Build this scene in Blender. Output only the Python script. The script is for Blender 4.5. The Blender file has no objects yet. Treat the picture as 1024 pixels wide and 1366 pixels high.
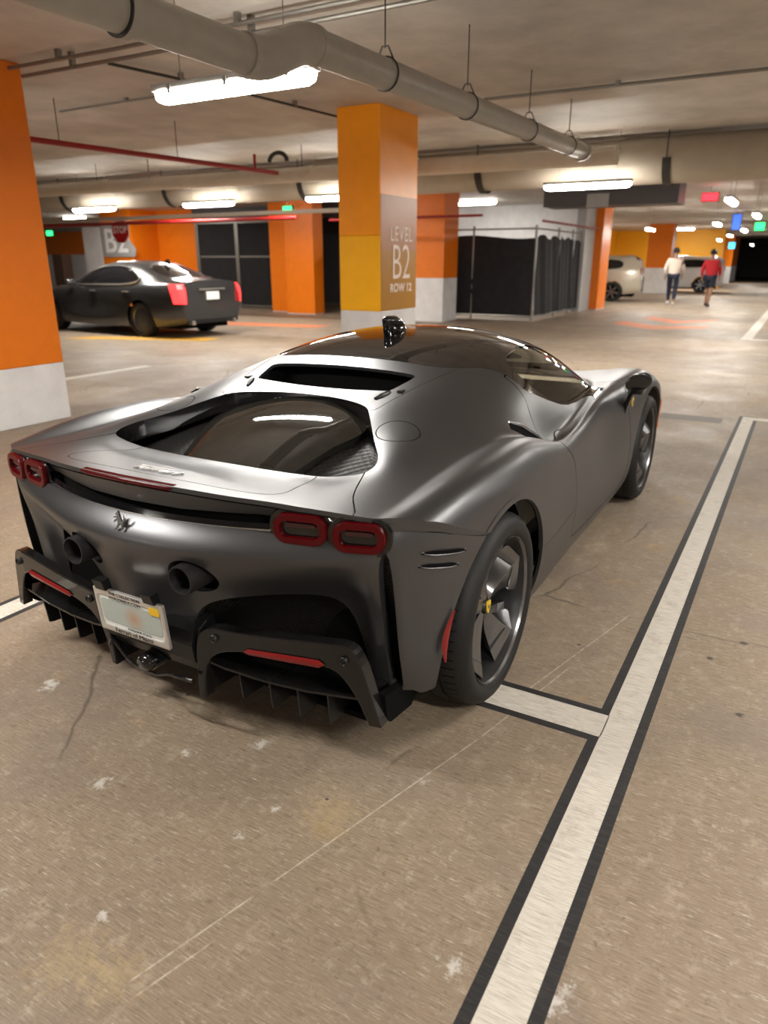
import bpy, bmesh, math, random
import numpy as np
from mathutils import Vector, Matrix

# ------------------------------------------------------------------ camera, world, exposure
# World axes: x = the way the silver sports car points, y = its left, z = up, metres.
sc = bpy.context.scene
COL = sc.collection
F_PX, YAW, PITCH = 953.6, 0.51525, 0.33851
CAM_LOC = (-2.1642, -1.7173, 1.5060)
_cd = bpy.data.cameras.new('camera')
_cam = bpy.data.objects.new('camera', _cd)
COL.objects.link(_cam)
_cd.sensor_fit = 'VERTICAL'
_cd.sensor_height = 36.0
_cd.lens = F_PX / 1366.0 * 36.0
_cd.clip_start, _cd.clip_end = 0.05, 200
_fw = Vector((math.cos(PITCH) * math.cos(YAW), math.cos(PITCH) * math.sin(YAW), -math.sin(PITCH)))
_cam.location = CAM_LOC
_cam.rotation_euler = _fw.to_track_quat('-Z', 'Y').to_euler()
_cd.dof.use_dof = True
_cd.dof.focus_distance = 2.5
_cd.dof.aperture_fstop = 2.6
sc.camera = _cam

_w = bpy.data.worlds.new('world')
sc.world = _w
_w.use_nodes = True
_w.node_tree.nodes['Background'].inputs[0].default_value = (1.0, 0.93, 0.85, 1)
_w.node_tree.nodes['Background'].inputs[1].default_value = 0.05
sc.view_settings.view_transform = 'Standard'
sc.view_settings.look = 'None'
sc.view_settings.gamma = 1.0
sc.view_settings.use_curve_mapping = False
sc.view_settings.exposure = 0.74
LAMP_W = 46.0            # watts of each two-tube ceiling fitting
CEIL = 3.13

# ------------------------------------------------------------------ object helpers
def tag(o, label=None, cat=None, group=None, kind=None):
    if label: o['label'] = label
    if cat: o['category'] = cat
    if group: o['group'] = group
    if kind: o['kind'] = kind
    return o

def empty(name, loc=(0, 0, 0), rz=0.0, label=None, cat=None, group=None, parent=None):
    o = bpy.data.objects.new(name, None)
    COL.objects.link(o)
    o.location = loc
    o.rotation_euler = (0, 0, rz)
    o.empty_display_size = 0.1
    if parent: o.parent = parent
    return tag(o, label, cat, group)

def mesh_obj(name, V, F, mat=None, parent=None, smooth=False, normals=None, loc=None, rot=None):
    me = bpy.data.meshes.new(name)
    me.from_pydata([tuple(map(float, v)) for v in V], [], [tuple(map(int, f)) for f in F])
    me.validate()
    if smooth or normals is not None:
        me.polygons.foreach_set('use_smooth', [True] * len(me.polygons))
    if normals is not None and len(me.vertices) == len(normals):
        me.normals_split_custom_set_from_vertices([tuple(map(float, n)) for n in normals])
    o = bpy.data.objects.new(name, me)
    COL.objects.link(o)
    if mat: me.materials.append(mat)
    if parent: o.parent = parent
    if loc is not None: o.location = loc
    if rot is not None: o.rotation_euler = rot
    return o

def bm_obj(name, bm, mat=None, parent=None, smooth=False, angle=None, loc=None, rot=None):
    me = bpy.data.meshes.new(name)
    bm.normal_update()
    bm.to_mesh(me)
    bm.free()
    if smooth or angle:
        me.polygons.foreach_set('use_smooth', [True] * len(me.polygons))
    o = bpy.data.objects.new(name, me)
    COL.objects.link(o)
    if angle:
        me.set_sharp_from_angle(angle=math.radians(angle))
    if mat: me.materials.append(mat)
    if parent: o.parent = parent
    if loc is not None: o.location = loc
    if rot is not None: o.rotation_euler = rot
    return o

def dup(o, parent=None, loc=None, rz=None):
    c = o.copy()
    COL.objects.link(c)
    if parent is not None: c.parent = parent
    if loc is not None: c.location = loc
    if rz is not None: c.rotation_euler = (0, 0, rz)
    for ch in [x for x in bpy.data.objects if x.parent == o]:
        dup(ch, c)
    return c

def add_box(bm, x0, x1, y0, y1, z0, z1, bev=0.0):
    M = Matrix.Translation(((x0 + x1) / 2, (y0 + y1) / 2, (z0 + z1) / 2)) @ Matrix.Diagonal((abs(x1 - x0), abs(y1 - y0), abs(z1 - z0), 1))
    r = bmesh.ops.create_cube(bm, size=1, matrix=M)
    if bev > 0:
        es = list({e for v in r['verts'] for e in v.link_edges})
        bmesh.ops.bevel(bm, geom=es, offset=bev, segments=2, affect='EDGES', profile=0.6)
    return bm

def box(name, x0, x1, y0, y1, z0, z1, mat, parent=None, bev=0.0, rot=None, loc=None):
    return bm_obj(name, add_box(bmesh.new(), x0, x1, y0, y1, z0, z1, bev), mat, parent, loc=loc, rot=rot)

def frame_of(d):
    d = Vector(d).normalized()
    a = Vector((0, 0, 1)) if abs(d.z) < 0.9 else Vector((1, 0, 0))
    u = d.cross(a).normalized()
    return u, d.cross(u).normalized()

def tube(pts, rad, seg=12, cap=True):
    """swept circle along a polyline, radius constant or per point -> (V, F)"""
    pts = [Vector(p) for p in pts]
    n = len(pts)
    rads = [rad] * n if not hasattr(rad, '__len__') else list(rad)
    V, F = [], []
    u0 = None
    for i, p in enumerate(pts):
        t = (pts[min(i + 1, n - 1)] - pts[max(i - 1, 0)]).normalized()
        if u0 is None:
            u, w = frame_of(t)
        else:
            u = (u0 - t * u0.dot(t)).normalized()
            w = t.cross(u).normalized()
        u0 = u
        for k in range(seg):
            a = 2 * math.pi * k / seg
            V.append(p + (u * math.cos(a) + w * math.sin(a)) * rads[i])
    for i in range(n - 1):
        for k in range(seg):
            F.append((i * seg + k, i * seg + (k + 1) % seg, (i + 1) * seg + (k + 1) % seg, (i + 1) * seg + k))
    if cap:
        F.append(tuple(range(seg - 1, -1, -1)))
        F.append(tuple((n - 1) * seg + k for k in range(seg)))
    return V, F

def tube_obj(name, pts, rad, mat, parent=None, seg=12, cap=True):
    V, F = tube(pts, rad, seg, cap)
    o = mesh_obj(name, V, F, mat, parent, smooth=True)
    o.data.set_sharp_from_angle(angle=math.radians(40))
    return o

def lathe(prof, seg=48, axis='y'):
    """revolve (r, h) profile; closed ring profile when first == last"""
    V, F = [], []
    n = len(prof)
    for k in range(seg):
        a = 2 * math.pi * k / seg
        for r, h in prof:
            if axis == 'y': V.append((r * math.cos(a), h, r * math.sin(a)))
            elif axis == 'x': V.append((h, r * math.cos(a), r * math.sin(a)))
            else: V.append((r * math.cos(a), r * math.sin(a), h))
    for k in range(seg):
        k2 = (k + 1) % seg
        for i in range(n - 1):
            F.append((k * n + i, k * n + i + 1, k2 * n + i + 1, k2 * n + i))
    return V, F

def prism(poly, h0, h1, plane='yz'):
    """extrude a 2-D polygon between h0 and h1 along the missing axis"""
    n = len(poly)
    V = []
    for h in (h0, h1):
        for a, b in poly:
            V.append({'yz': (h, a, b), 'xz': (a, h, b), 'xy': (a, b, h)}[plane])
    F = [tuple(range(n)), tuple(range(2 * n - 1, n - 1, -1))]
    for i in range(n):
        j = (i + 1) % n
        F.append((j, i, n + i, n + j))
    return V, F

def fix_normals(o):
    bm = bmesh.new()
    bm.from_mesh(o.data)
    bmesh.ops.recalc_face_normals(bm, faces=bm.faces)
    bm.to_mesh(o.data)
    bm.free()
    return o

def rrect(w, h, r, n=6):
    P = []
    for cx, cy, a0 in ((w / 2 - r, h / 2 - r, 0), (-w / 2 + r, h / 2 - r, 90), (-w / 2 + r, -h / 2 + r, 180), (w / 2 - r, -h / 2 + r, 270)):
        for i in range(n + 1):
            a = math.radians(a0 + 90 * i / n)
            P.append((cx + r * math.cos(a), cy + r * math.sin(a)))
    return P

FONT = None
def text_obj(name, body, size, mat, parent=None, loc=(0, 0, 0), M=None, extrude=0.002, bold=0.0, xs=1.0, align='CENTER', spacing=1.0):
    cu = bpy.data.curves.new(name, 'FONT')
    cu.body = body
    cu.size = size
    cu.extrude = extrude
    cu.offset = bold
    cu.align_x = align
    cu.align_y = 'CENTER'
    cu.space_character = spacing
    cu.resolution_u = 3
    t = bpy.data.objects.new(name + '_tmp', cu)
    COL.objects.link(t)
    dg = bpy.context.evaluated_depsgraph_get()
    me = bpy.data.meshes.new_from_object(t.evaluated_get(dg))
    bpy.data.objects.remove(t)
    bpy.data.curves.remove(cu)
    me.name = name
    o = bpy.data.objects.new(name, me)
    COL.objects.link(o)
    me.materials.clear()
    me.materials.append(mat)
    if M is None: M = Matrix.Identity(4)
    me.transform(Matrix.Translation(loc) @ M @ Matrix.Diagonal((xs, 1, 1, 1)))
    if parent: o.parent = parent
    return o

# ------------------------------------------------------------------ material helpers
def mat_new(name):
    m = bpy.data.materials.new(name)
    m.use_nodes = True
    return m, m.node_tree, m.node_tree.nodes['Principled BSDF']

def pbr(name, col, rough=0.5, metal=0.0, coat=0.0, coat_rough=0.05, spec=0.5, emit=None, estr=0.0, trans=0.0, ior=1.45, alpha=1.0,
        bump=0.0, bscale=200.0, var=0.0, vscale=6.0, aniso=0.0):
    m, nt, b = mat_new(name)
    b.inputs['Base Color'].default_value = (*col, 1)
    b.inputs['Roughness'].default_value = rough
    b.inputs['Metallic'].default_value = metal
    b.inputs['Coat Weight'].default_value = coat
    b.inputs['Coat Roughness'].default_value = coat_rough
    b.inputs['Specular IOR Level'].default_value = spec
    b.inputs['Transmission Weight'].default_value = trans
    b.inputs['IOR'].default_value = ior
    b.inputs['Alpha'].default_value = alpha
    if emit:
        b.inputs['Emission Color'].default_value = (*emit, 1)
        b.inputs['Emission Strength'].default_value = estr
    L = nt.links.new
    if bump or var:
        tc = nt.nodes.new('ShaderNodeTexCoord')
    if bump:
        n = nt.nodes.new('ShaderNodeTexNoise')
        n.inputs['Scale'].default_value = bscale
        n.inputs['Detail'].default_value = 3
        bp = nt.nodes.new('ShaderNodeBump')
        bp.inputs['Strength'].default_value = bump
        bp.inputs['Distance'].default_value = 0.004
        L(tc.outputs['Object'], n.inputs['Vector'])
        L(n.outputs['Fac'], bp.inputs['Height'])
        L(bp.outputs['Normal'], b.inputs['Normal'])
    if var:
        n2 = nt.nodes.new('ShaderNodeTexNoise')
        n2.inputs['Scale'].default_value = vscale
        n2.inputs['Detail'].default_value = 6
        n2.inputs['Roughness'].default_value = 0.65
        mr = nt.nodes.new('ShaderNodeMapRange')
        mr.inputs['From Min'].default_value = 0.3
        mr.inputs['From Max'].default_value = 0.7
        mr.inputs['To Min'].default_value = 1 - var
        mr.inputs['To Max'].default_value = 1 + var
        mx = nt.nodes.new('ShaderNodeMix')
        mx.data_type = 'RGBA'
        mx.blend_type = 'MULTIPLY'
        mx.inputs['Factor'].default_value = 1
        mx.inputs['A'].default_value = (*col, 1)
        L(tc.outputs['Object'], n2.inputs['Vector'])
        L(n2.outputs['Fac'], mr.inputs['Value'])
        L(mr.outputs['Result'], mx.inputs['B'])
        L(mx.outputs['Result'], b.inputs['Base Color'])
    return m
# ================================================================== surface toolkit: lofted grids that can be clipped into panels
def pchip(xk, yk, x):
    xk = np.asarray(xk, float); yk = np.asarray(yk, float); x = np.clip(np.asarray(x, float), xk[0], xk[-1])
    h = np.diff(xk); d = np.diff(yk) / h
    m = np.zeros(len(xk))
    m[0], m[-1] = d[0], d[-1]
    for i in range(1, len(xk) - 1):
        m[i] = (d[i - 1] * h[i] + d[i] * h[i - 1]) / (h[i - 1] + h[i])
    i = np.clip(np.searchsorted(xk, x, side='right') - 1, 0, len(h) - 1)
    t = (x - xk[i]) / h[i]
    return ((2 * t**3 - 3 * t**2 + 1) * yk[i] + (t**3 - 2 * t**2 + t) * h[i] * m[i]
            + (-2 * t**3 + 3 * t**2) * yk[i + 1] + (t**3 - t**2) * h[i] * m[i + 1])

def gsmooth(a, s):
    if s <= 0: return a
    k = np.arange(-int(3 * s) - 1, int(3 * s) + 2)
    w = np.exp(-0.5 * (k / s)**2); w /= w.sum()
    p = len(k) // 2
    e0 = 2 * a[0] - a[1:p + 1][::-1]
    e1 = 2 * a[-1] - a[-p - 1:-1][::-1]
    return np.convolve(np.concatenate([e0, a, e1]), w, mode='valid')

def bspline_mat(nc, ns, lo='clamp', hi='mirror'):
    """rows: ns samples, columns: nc control rows; cubic uniform B-spline, clamped low end, mirrored high end"""
    M = np.zeros((ns, nc))
    nseg = nc - 1
    for s in range(ns):
        u = s / (ns - 1) * nseg
        i = min(int(u), nseg - 1)
        t = u - i
        b = ((1 - t)**3 / 6, (3 * t**3 - 6 * t**2 + 4) / 6, (-3 * t**3 + 3 * t**2 + 3 * t + 1) / 6, t**3 / 6)
        for k in range(4):
            j = i - 1 + k
            if j < 0:                                   # phantom point so that the curve starts on row 0
                M[s, 0] += 2 * b[k]; M[s, 1] -= b[k]
            elif j > nc - 1:
                if hi == 'mirror': M[s, nc - 2] += b[k]
                else: M[s, nc - 1] += 2 * b[k]; M[s, nc - 2] -= b[k]
            else:
                M[s, j] += b[k]
    return M

class Patch:
    def __init__(self, V, N, F):
        self.V, self.N, self.F = np.asarray(V, float), np.asarray(N, float), [tuple(f) for f in F]
        self.rim = []                                   # edges made by the last clip
    @staticmethod
    def grid(P):
        """P[i][j] -> 3-D point; normals by central differences"""
        P = np.asarray(P, float)
        a = np.gradient(P, axis=0); b = np.gradient(P, axis=1)
        n = np.cross(a, b)
        n /= np.linalg.norm(n, axis=2, keepdims=True) + 1e-12
        ni, nj = P.shape[:2]
        F = [(i * nj + j, (i + 1) * nj + j, (i + 1) * nj + j + 1, i * nj + j + 1) for i in range(ni - 1) for j in range(nj - 1)]
        return Patch(P.reshape(-1, 3), n.reshape(-1, 3), F)
    def flip(self):
        self.N = -self.N; self.F = [f[::-1] for f in self.F]; return self
    def copy(self):
        p = Patch(self.V.copy(), self.N.copy(), list(self.F)); p.rim = list(self.rim); return p
    def clip(self, fn, keep=1.0, off=0.0):
        """keep where keep*fn(V) > off"""
        f = keep * fn(self.V) - off
        V, N = list(self.V), list(self.N)
        cache, F, rim = {}, [], []
        def cut(a, b):
            k = (a, b) if a < b else (b, a)
            if k not in cache:
                t = f[k[0]] / (f[k[0]] - f[k[1]])
                cache[k] = len(V)
                V.append(self.V[k[0]] + (self.V[k[1]] - self.V[k[0]]) * t)
                nn = self.N[k[0]] + (self.N[k[1]] - self.N[k[0]]) * t
                N.append(nn / (np.linalg.norm(nn) + 1e-12))
            return cache[k]
        for face in self.F:
            s = [f[i] > 0 for i in face]
            if all(s): F.append(face); continue
            if not any(s): continue
            poly, m = [], len(face)
            cuts = []
            for q in range(m):
                a, b = face[q], face[(q + 1) % m]
                if s[q]: poly.append(a)
                if s[q] != s[(q + 1) % m]:
                    c = cut(a, b); poly.append(c); cuts.append((c, s[q]))
            if len(poly) >= 3: F.append(tuple(poly))
            if len(cuts) == 2:
                (c1, s1), (c2, s2) = cuts
                rim.append((c1, c2) if s1 else (c2, c1))
        p = Patch(V, N, F)
        p.rim = rim
        return p.compact()
    def compact(self):
        used = sorted({i for f in self.F for i in f})
        mp = {o: i for i, o in enumerate(used)}
        self.V = self.V[used] if len(used) else np.zeros((0, 3))
        self.N = self.N[used] if len(used) else np.zeros((0, 3))
        self.F = [tuple(mp[i] for i in f) for f in self.F]
        self.rim = [(mp[a], mp[b]) for a, b in self.rim if a in mp and b in mp]
        return self
    def boundary(self):
        cnt = {}
        for f in self.F:
            for q in range(len(f)):
                a, b = f[q], f[(q + 1) % len(f)]
                k = (min(a, b), max(a, b))
                if k in cnt: cnt[k] = None
                else: cnt[k] = (a, b)
        return [e for e in cnt.values() if e]
    def lip(self, depth=0.012, edges=None, fn=None, direction=None):
        """fold the free edge inwards by depth so that the panel shows a thickness"""
        edges = self.boundary() if edges is None else edges
        V, N, F = list(self.V), list(self.N), list(self.F)
        n0 = {}
        for a, b in edges:
            if fn is not None and not (fn(self.V[a]) and fn(self.V[b])): continue
            A, B = self.V[a], self.V[b]
            da = -self.N[a] * depth if direction is None else np.asarray(direction) * depth
            db = -self.N[b] * depth if direction is None else np.asarray(direction) * depth
            fnm = np.cross(B - A, da); L = np.linalg.norm(fnm)
            if L < 1e-12: continue
            fnm = fnm / L
            i = len(V)
            V += [A, B, B + db, A + da]
            # round the edge a little: mix of panel and lip normals on the outer pair
            N += [-fnm, -fnm, -fnm, -fnm]
            F.append((i + 1, i, i + 3, i + 2))
        p = Patch(V, N, F)
        # lip quads are wound outward; flip normals that disagree
        return p
    def mirror(self):
        V = self.V * np.array([1, -1, 1]); N = self.N * np.array([1, -1, 1])
        return Patch(V, N, [f[::-1] for f in self.F])
    def both(self):
        m = self.mirror()
        n = len(self.V)
        return Patch(np.vstack([self.V, m.V]), np.vstack([self.N, m.N]), self.F + [tuple(i + n for i in f) for f in m.F])
    def offset(self, d):
        return Patch(self.V + self.N * d, self.N.copy(), list(self.F))
    def obj(self, name, mat, parent):
        return mesh_obj(name, self.V, self.F, mat, parent, normals=self.N)

def poly_sd(P2, poly):
    """signed distance to a closed polygon, positive inside; P2 (n,2)"""
    poly = np.asarray(poly, float)
    d = np.full(len(P2), 1e9); ins = np.zeros(len(P2), bool)
    n = len(poly)
    for i in range(n):
        a, b = poly[i], poly[(i + 1) % n]
        ab = b - a
        t = np.clip(((P2 - a) @ ab) / (ab @ ab + 1e-15), 0, 1)
        d = np.minimum(d, np.linalg.norm(P2 - (a + t[:, None] * ab), axis=1))
        c = ((a[1] > P2[:, 1]) != (b[1] > P2[:, 1]))
        xx = (b[0] - a[0]) * (P2[:, 1] - a[1]) / ((b[1] - a[1]) if abs(b[1] - a[1]) > 1e-12 else 1e-12) + a[0]
        ins ^= c & (P2[:, 0] < xx)
    return np.where(ins, d, -d)

def chaikin(P, n=3, closed=True):
    P = np.asarray(P, float)
    for _ in range(n):
        Q = []
        m = len(P)
        rng = range(m) if closed else range(m - 1)
        if not closed: Q.append(P[0])
        for i in rng:
            a, b = P[i], P[(i + 1) % m]
            Q += [0.75 * a + 0.25 * b, 0.25 * a + 0.75 * b]
        if not closed: Q.append(P[-1])
        P = np.array(Q)
    return P

def in_xy(poly): return lambda V: poly_sd(V[:, [0, 1]], poly)
def in_xz(poly): return lambda V: poly_sd(V[:, [0, 2]], poly)
def in_yz(poly): return lambda V: poly_sd(V[:, [1, 2]], poly)
def symxy(half):
    h = [tuple(p) for p in half]
    return h + [(x, -y) for x, y in h[::-1]]

# ================================================================== THE GARAGE
def node(nt, t, **kw):
    n = nt.nodes.new(t)
    for k, v in kw.items():
        if k in n.inputs: n.inputs[k].default_value = v
        else: setattr(n, k, v)
    return n
def mixc(nt, fac, a, b, mode='MIX'):
    m = nt.nodes.new('ShaderNodeMix'); m.data_type = 'RGBA'; m.blend_type = mode
    L = nt.links.new
    for sock, v in (('Factor', fac), ('A', a), ('B', b)):
        if hasattr(v, 'is_linked'): L(v, m.inputs[sock])
        elif sock == 'Factor': m.inputs[sock].default_value = v
        else: m.inputs[sock].default_value = (*v, 1)
    return m.outputs['Result']
def ramp(nt, src, p0, p1, c0=0.0, c1=1.0):
    r = node(nt, 'ShaderNodeMapRange'); r.clamp = True
    for k, v in (('From Min', p0), ('From Max', p1), ('To Min', c0), ('To Max', c1)): r.inputs[k].default_value = v
    nt.links.new(src, r.inputs['Value'])
    return r.outputs['Result']
def noise(nt, vec, scale, detail=4, rough=.55, mapscale=None, dist=0.0):
    n = node(nt, 'ShaderNodeTexNoise', Scale=scale, Detail=detail, Roughness=rough, Distortion=dist)
    if mapscale:
        mp = node(nt, 'ShaderNodeMapping', Scale=mapscale)
        nt.links.new(vec, mp.inputs[0]); vec = mp.outputs[0]
    nt.links.new(vec, n.inputs['Vector'])
    return n.outputs['Fac']

def floor_material():
    m, nt, b = mat_new('worn_brown_concrete')
    L = nt.links.new
    v = node(nt, 'ShaderNodeTexCoord').outputs['Object']
    c = mixc(nt, ramp(nt, noise(nt, v, .55, 5, .6), .35, .65), FLOOR_A, FLOOR_B)
    c = mixc(nt, ramp(nt, noise(nt, v, 2.3, 6, .65), .45, .75, 0, .55), c, FLOOR_C)
    # broom finish: fine lines running across the stalls
    broom = noise(nt, v, 1.0, 3, .65, (330, 16, 1))
    c = mixc(nt, ramp(nt, broom, .44, .66, 0, .80), c, FLOOR_D)
    broom2 = noise(nt, v, 1.0, 4, .7, (170, 20, 1))
    c = mixc(nt, ramp(nt, broom2, .57, .72, 0, .75), c, (.60, .53, .44))
    c = mixc(nt, ramp(nt, noise(nt, v, 14, 8, .8), .53, .68, 0, .60), c, (.47, .395, .30))
    c = mixc(nt, ramp(nt, noise(nt, v, 1.1, 5, .65), .50, .64, 0, .50), c, (.19, .148, .128))
    # speckle, pale scuffs, dark drops
    c = mixc(nt, ramp(nt, noise(nt, v, 48, 5, .75), .57, .70, 0, .65), c, (.10, .075, .05))
    c = mixc(nt, ramp(nt, noise(nt, v, 6, 9, .8), .61, .68, 0, .60), c, (.58, .52, .44))
    c = mixc(nt, ramp(nt, noise(nt, v, 3.1, 3, .5), .66, .74, 0, .35), c, (.42, .27, .10))
    vo = node(nt, 'ShaderNodeTexVoronoi', Scale=3.2)
    L(v, vo.inputs['Vector'])
    c = mixc(nt, ramp(nt, vo.outputs['Distance'], .028, .045, .75, 0), c, (.03, .026, .022))
    vo2 = node(nt, 'ShaderNodeTexVoronoi', Scale=1.35)
    mp = node(nt, 'ShaderNodeMapping', Location=(3.3, 1.7, 0)); L(v, mp.inputs[0]); L(mp.outputs[0], vo2.inputs['Vector'])
    c = mixc(nt, ramp(nt, vo2.outputs['Distance'], .008, .02, .5, 0), c, (.62, .58, .52))
    # hairline cracks
    dn = node(nt, 'ShaderNodeTexNoise', Scale=2.5, Detail=5)
    L(v, dn.inputs['Vector'])
    ad = node(nt, 'ShaderNodeMix'); ad.data_type = 'VECTOR'; ad.inputs['Factor'].default_value = .13
    L(v, ad.inputs[4]); L(dn.outputs['Color'], ad.inputs[5])
    ve = node(nt, 'ShaderNodeTexVoronoi', Scale=.75); ve.feature = 'DISTANCE_TO_EDGE'
    L(ad.outputs[1], ve.inputs['Vector'])
    crack = ramp(nt, ve.outputs['Distance'], .0, .006, .75, 0)
    gate = ramp(nt, noise(nt, v, 1.3, 2, .5), .5, .58)
    mm = node(nt, 'ShaderNodeMath'); mm.operation = 'MULTIPLY'; L(crack, mm.inputs[0]); L(gate, mm.inputs[1])
    c = mixc(nt, mm.outputs[0], c, (.07, .055, .04))
    # individual stains, paint flecks and scratches of this bay (world position on the floor)
    wob = node(nt, 'ShaderNodeTexNoise', Scale=34, Detail=5, Roughness=.7)
    L(v, wob.inputs['Vector'])
    def spot(x, y, r, soft=.5, rag=1.0):
        d = node(nt, 'ShaderNodeVectorMath'); d.operation = 'DISTANCE'; d.inputs[1].default_value = (x, y, 0)
        L(v, d.inputs[0])
        a = node(nt, 'ShaderNodeMath'); a.operation = 'MULTIPLY_ADD'; a.inputs[1].default_value = rag * r * 2.4; a.inputs[2].default_value = -rag * r * 1.2
        L(wob.outputs['Fac'], a.inputs[0])
        e = node(nt, 'ShaderNodeMath'); e.operation = 'ADD'; L(d.outputs['Value'], e.inputs[0]); L(a.outputs[0], e.inputs[1])
        return ramp(nt, e.outputs[0], r * (1 - soft), r, 1, 0)
    def scaled(sock, k):
        q = node(nt, 'ShaderNodeMath'); q.operation = 'MULTIPLY'; q.inputs[1].default_value = k; L(sock, q.inputs[0]); return q.outputs[0]
    for x, y, r in FL_WHITE: c = mixc(nt, scaled(spot(x, y, r, .8, 2.2), .7), c, (.66, .64, .60))
    for x, y, r in FL_YELLOW: c = mixc(nt, scaled(spot(x, y, r, .9, 1.8), .28), c, (.52, .39, .18))
    for x, y, r in FL_DARK: c = mixc(nt, scaled(spot(x, y, r, .5, .8), .85), c, (.03, .026, .024))
    for x0, y0, x1, y1 in FL_LINE:
        dx, dy = x1 - x0, y1 - y0
        Ln = math.hypot(dx, dy); ux, uy = dx / Ln, dy / Ln
        sb = node(nt, 'ShaderNodeVectorMath'); sb.operation = 'SUBTRACT'; sb.inputs[1].default_value = (x0, y0, 0); L(v, sb.inputs[0])
        al = node(nt, 'ShaderNodeVectorMath'); al.operation = 'DOT_PRODUCT'; al.inputs[1].default_value = (ux, uy, 0); L(sb.outputs[0], al.inputs[0])
        ac = node(nt, 'ShaderNodeVectorMath'); ac.operation = 'DOT_PRODUCT'; ac.inputs[1].default_value = (-uy, ux, 0); L(sb.outputs[0], ac.inputs[0])
        ab = node(nt, 'ShaderNodeMath'); ab.operation = 'ABSOLUTE'; L(ac.outputs['Value'], ab.inputs[0])
        m1 = ramp(nt, ab.outputs[0], .0012, .0035, 1, 0)
        m2 = ramp(nt, al.outputs['Value'], 0, .02); m3 = ramp(nt, al.outputs['Value'], Ln - .02, Ln, 1, 0)
        q1 = node(nt, 'ShaderNodeMath'); q1.operation = 'MULTIPLY'; L(m1, q1.inputs[0]); L(m2, q1.inputs[1])
        q2 = node(nt, 'ShaderNodeMath'); q2.operation = 'MULTIPLY'; L(q1.outputs[0], q2.inputs[0]); L(m3, q2.inputs[1])
        q3 = node(nt, 'ShaderNodeMath'); q3.operation = 'MULTIPLY'; L(q2.outputs[0], q3.inputs[0]); L(ramp(nt, noise(nt, v, 45, 3, .6), .35, .6, .15, .8), q3.inputs[1])
        c = mixc(nt, q3.outputs[0], c, (.58, .51, .42))
    L(c, b.inputs['Base Color'])
    r = ramp(nt, noise(nt, v, 1.6, 4, .6), .3, .7, .42, .68)
    L(r, b.inputs['Roughness'])
    b.inputs['Specular IOR Level'].default_value = .45
    bp = node(nt, 'ShaderNodeBump', Strength=.35, Distance=.0025)
    L(broom, bp.inputs['Height'])
    L(bp.outputs[0], b.inputs['Normal'])
    return m
FLOOR_A, FLOOR_B, FLOOR_C, FLOOR_D = (.275, .208, .145), (.33, .262, .188), (.21, .155, .112), (.155, .115, .08)
FL_WHITE = [(-0.766, 0.518, 0.035), (-1.039, -0.086, 0.03), (-0.658, -0.388, 0.028), (-0.863, -0.614, 0.014), (-0.991, -0.593, 0.016), (-1.352, -0.473, 0.02), (-1.062, -1.265, 0.03), (-1.022, -1.477, 0.05), (-0.803, -0.216, 0.02)]
FL_YELLOW = [(-1.471, -0.505, 0.1), (-1.456, -0.623, 0.08), (-0.798, -0.765, 0.1)]
FL_DARK = [(0.664, -1.616, 0.016), (0.862, -1.724, 0.02), (0.304, -1.753, 0.018), (0.159, -1.461, 0.012), (0.513, -1.132, 0.01), (-0.755, -0.725, 0.007)]
FL_LINE = [(-1.449, -0.66, -1.127, -0.757), (-1.077, -0.77, -0.262, -1.009), (-1.465, -0.698, -1.277, -0.755), (-0.262, -1.009, 0.322, -1.148), (0.025, -1.038, 0.891, -1.26)]
M_FLOOR = floor_material()

def paint_line(name, col, wear, wearcol):
    m, nt, b = mat_new(name)
    v = node(nt, 'ShaderNodeTexCoord').outputs['Object']
    broom = noise(nt, v, 1.0, 4, .7, (300, 14, 1))
    c = mixc(nt, ramp(nt, broom, .45, .66, 0, wear), col, wearcol)
    c = mixc(nt, ramp(nt, noise(nt, v, 9, 6, .7), .55, .75, 0, wear), c, wearcol)
    nt.links.new(c, b.inputs['Base Color'])
    b.inputs['Roughness'].default_value = .6
    bp = node(nt, 'ShaderNodeBump', Strength=.3, Distance=.002)
    nt.links.new(broom, bp.inputs['Height']); nt.links.new(bp.outputs[0], b.inputs['Normal'])
    return m
M_LINEW = paint_line('white_line_paint', (.64, .60, .53), .8, (.33, .29, .235))
M_LINEB = paint_line('black_line_paint', (.012, .012, .014), .45, (.07, .06, .05))
M_CEIL = pbr('painted_slab', (.52, .48, .43), rough=.65, var=.22, vscale=1.4, bump=.15, bscale=30)
M_ORANGE = pbr('orange_wall_paint', (.74, .175, .003), rough=.42, var=.05, bump=.12, bscale=60)
M_AMBER2 = pbr('amber_wall_paint', (.95, .46, .004), rough=.42, var=.04, bump=.12, bscale=60)
M_TANG = pbr('tangerine_wall_paint', (.92, .32, .003), rough=.42, var=.04, bump=.12, bscale=60)
M_SALMON = pbr('salmon_panel', (.42, .17, .06), rough=.45, var=.04)
M_OCHRE = pbr('ochre_panel', (.42, .185, .004), rough=.45, var=.04)
M_WHITEP = pbr('white_wall_paint', (.70, .69, .69), rough=.5, var=.10, vscale=3, bump=.12, bscale=50)
M_GREYW = pbr('grey_wall_paint', (.34, .33, .32), rough=.6, var=.08)
M_YELLOWW = pbr('yellow_wall_paint', (.85, .40, .01), rough=.5)
M_PIPE = pbr('grey_plastic_pipe', (.36, .33, .285), rough=.42, var=.06, vscale=8)
M_PIPEW = pbr('white_pipe', (.55, .49, .40), rough=.4, var=.06)
M_DUCT = pbr('insulated_duct', (.40, .345, .27), rough=.5, var=.08, vscale=3)
M_STEEL = pbr('galvanised_steel', (.25, .235, .21), rough=.45, metal=.7)
M_STEELD = pbr('dark_steel', (.05, .047, .043), rough=.5, metal=.6)
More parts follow.
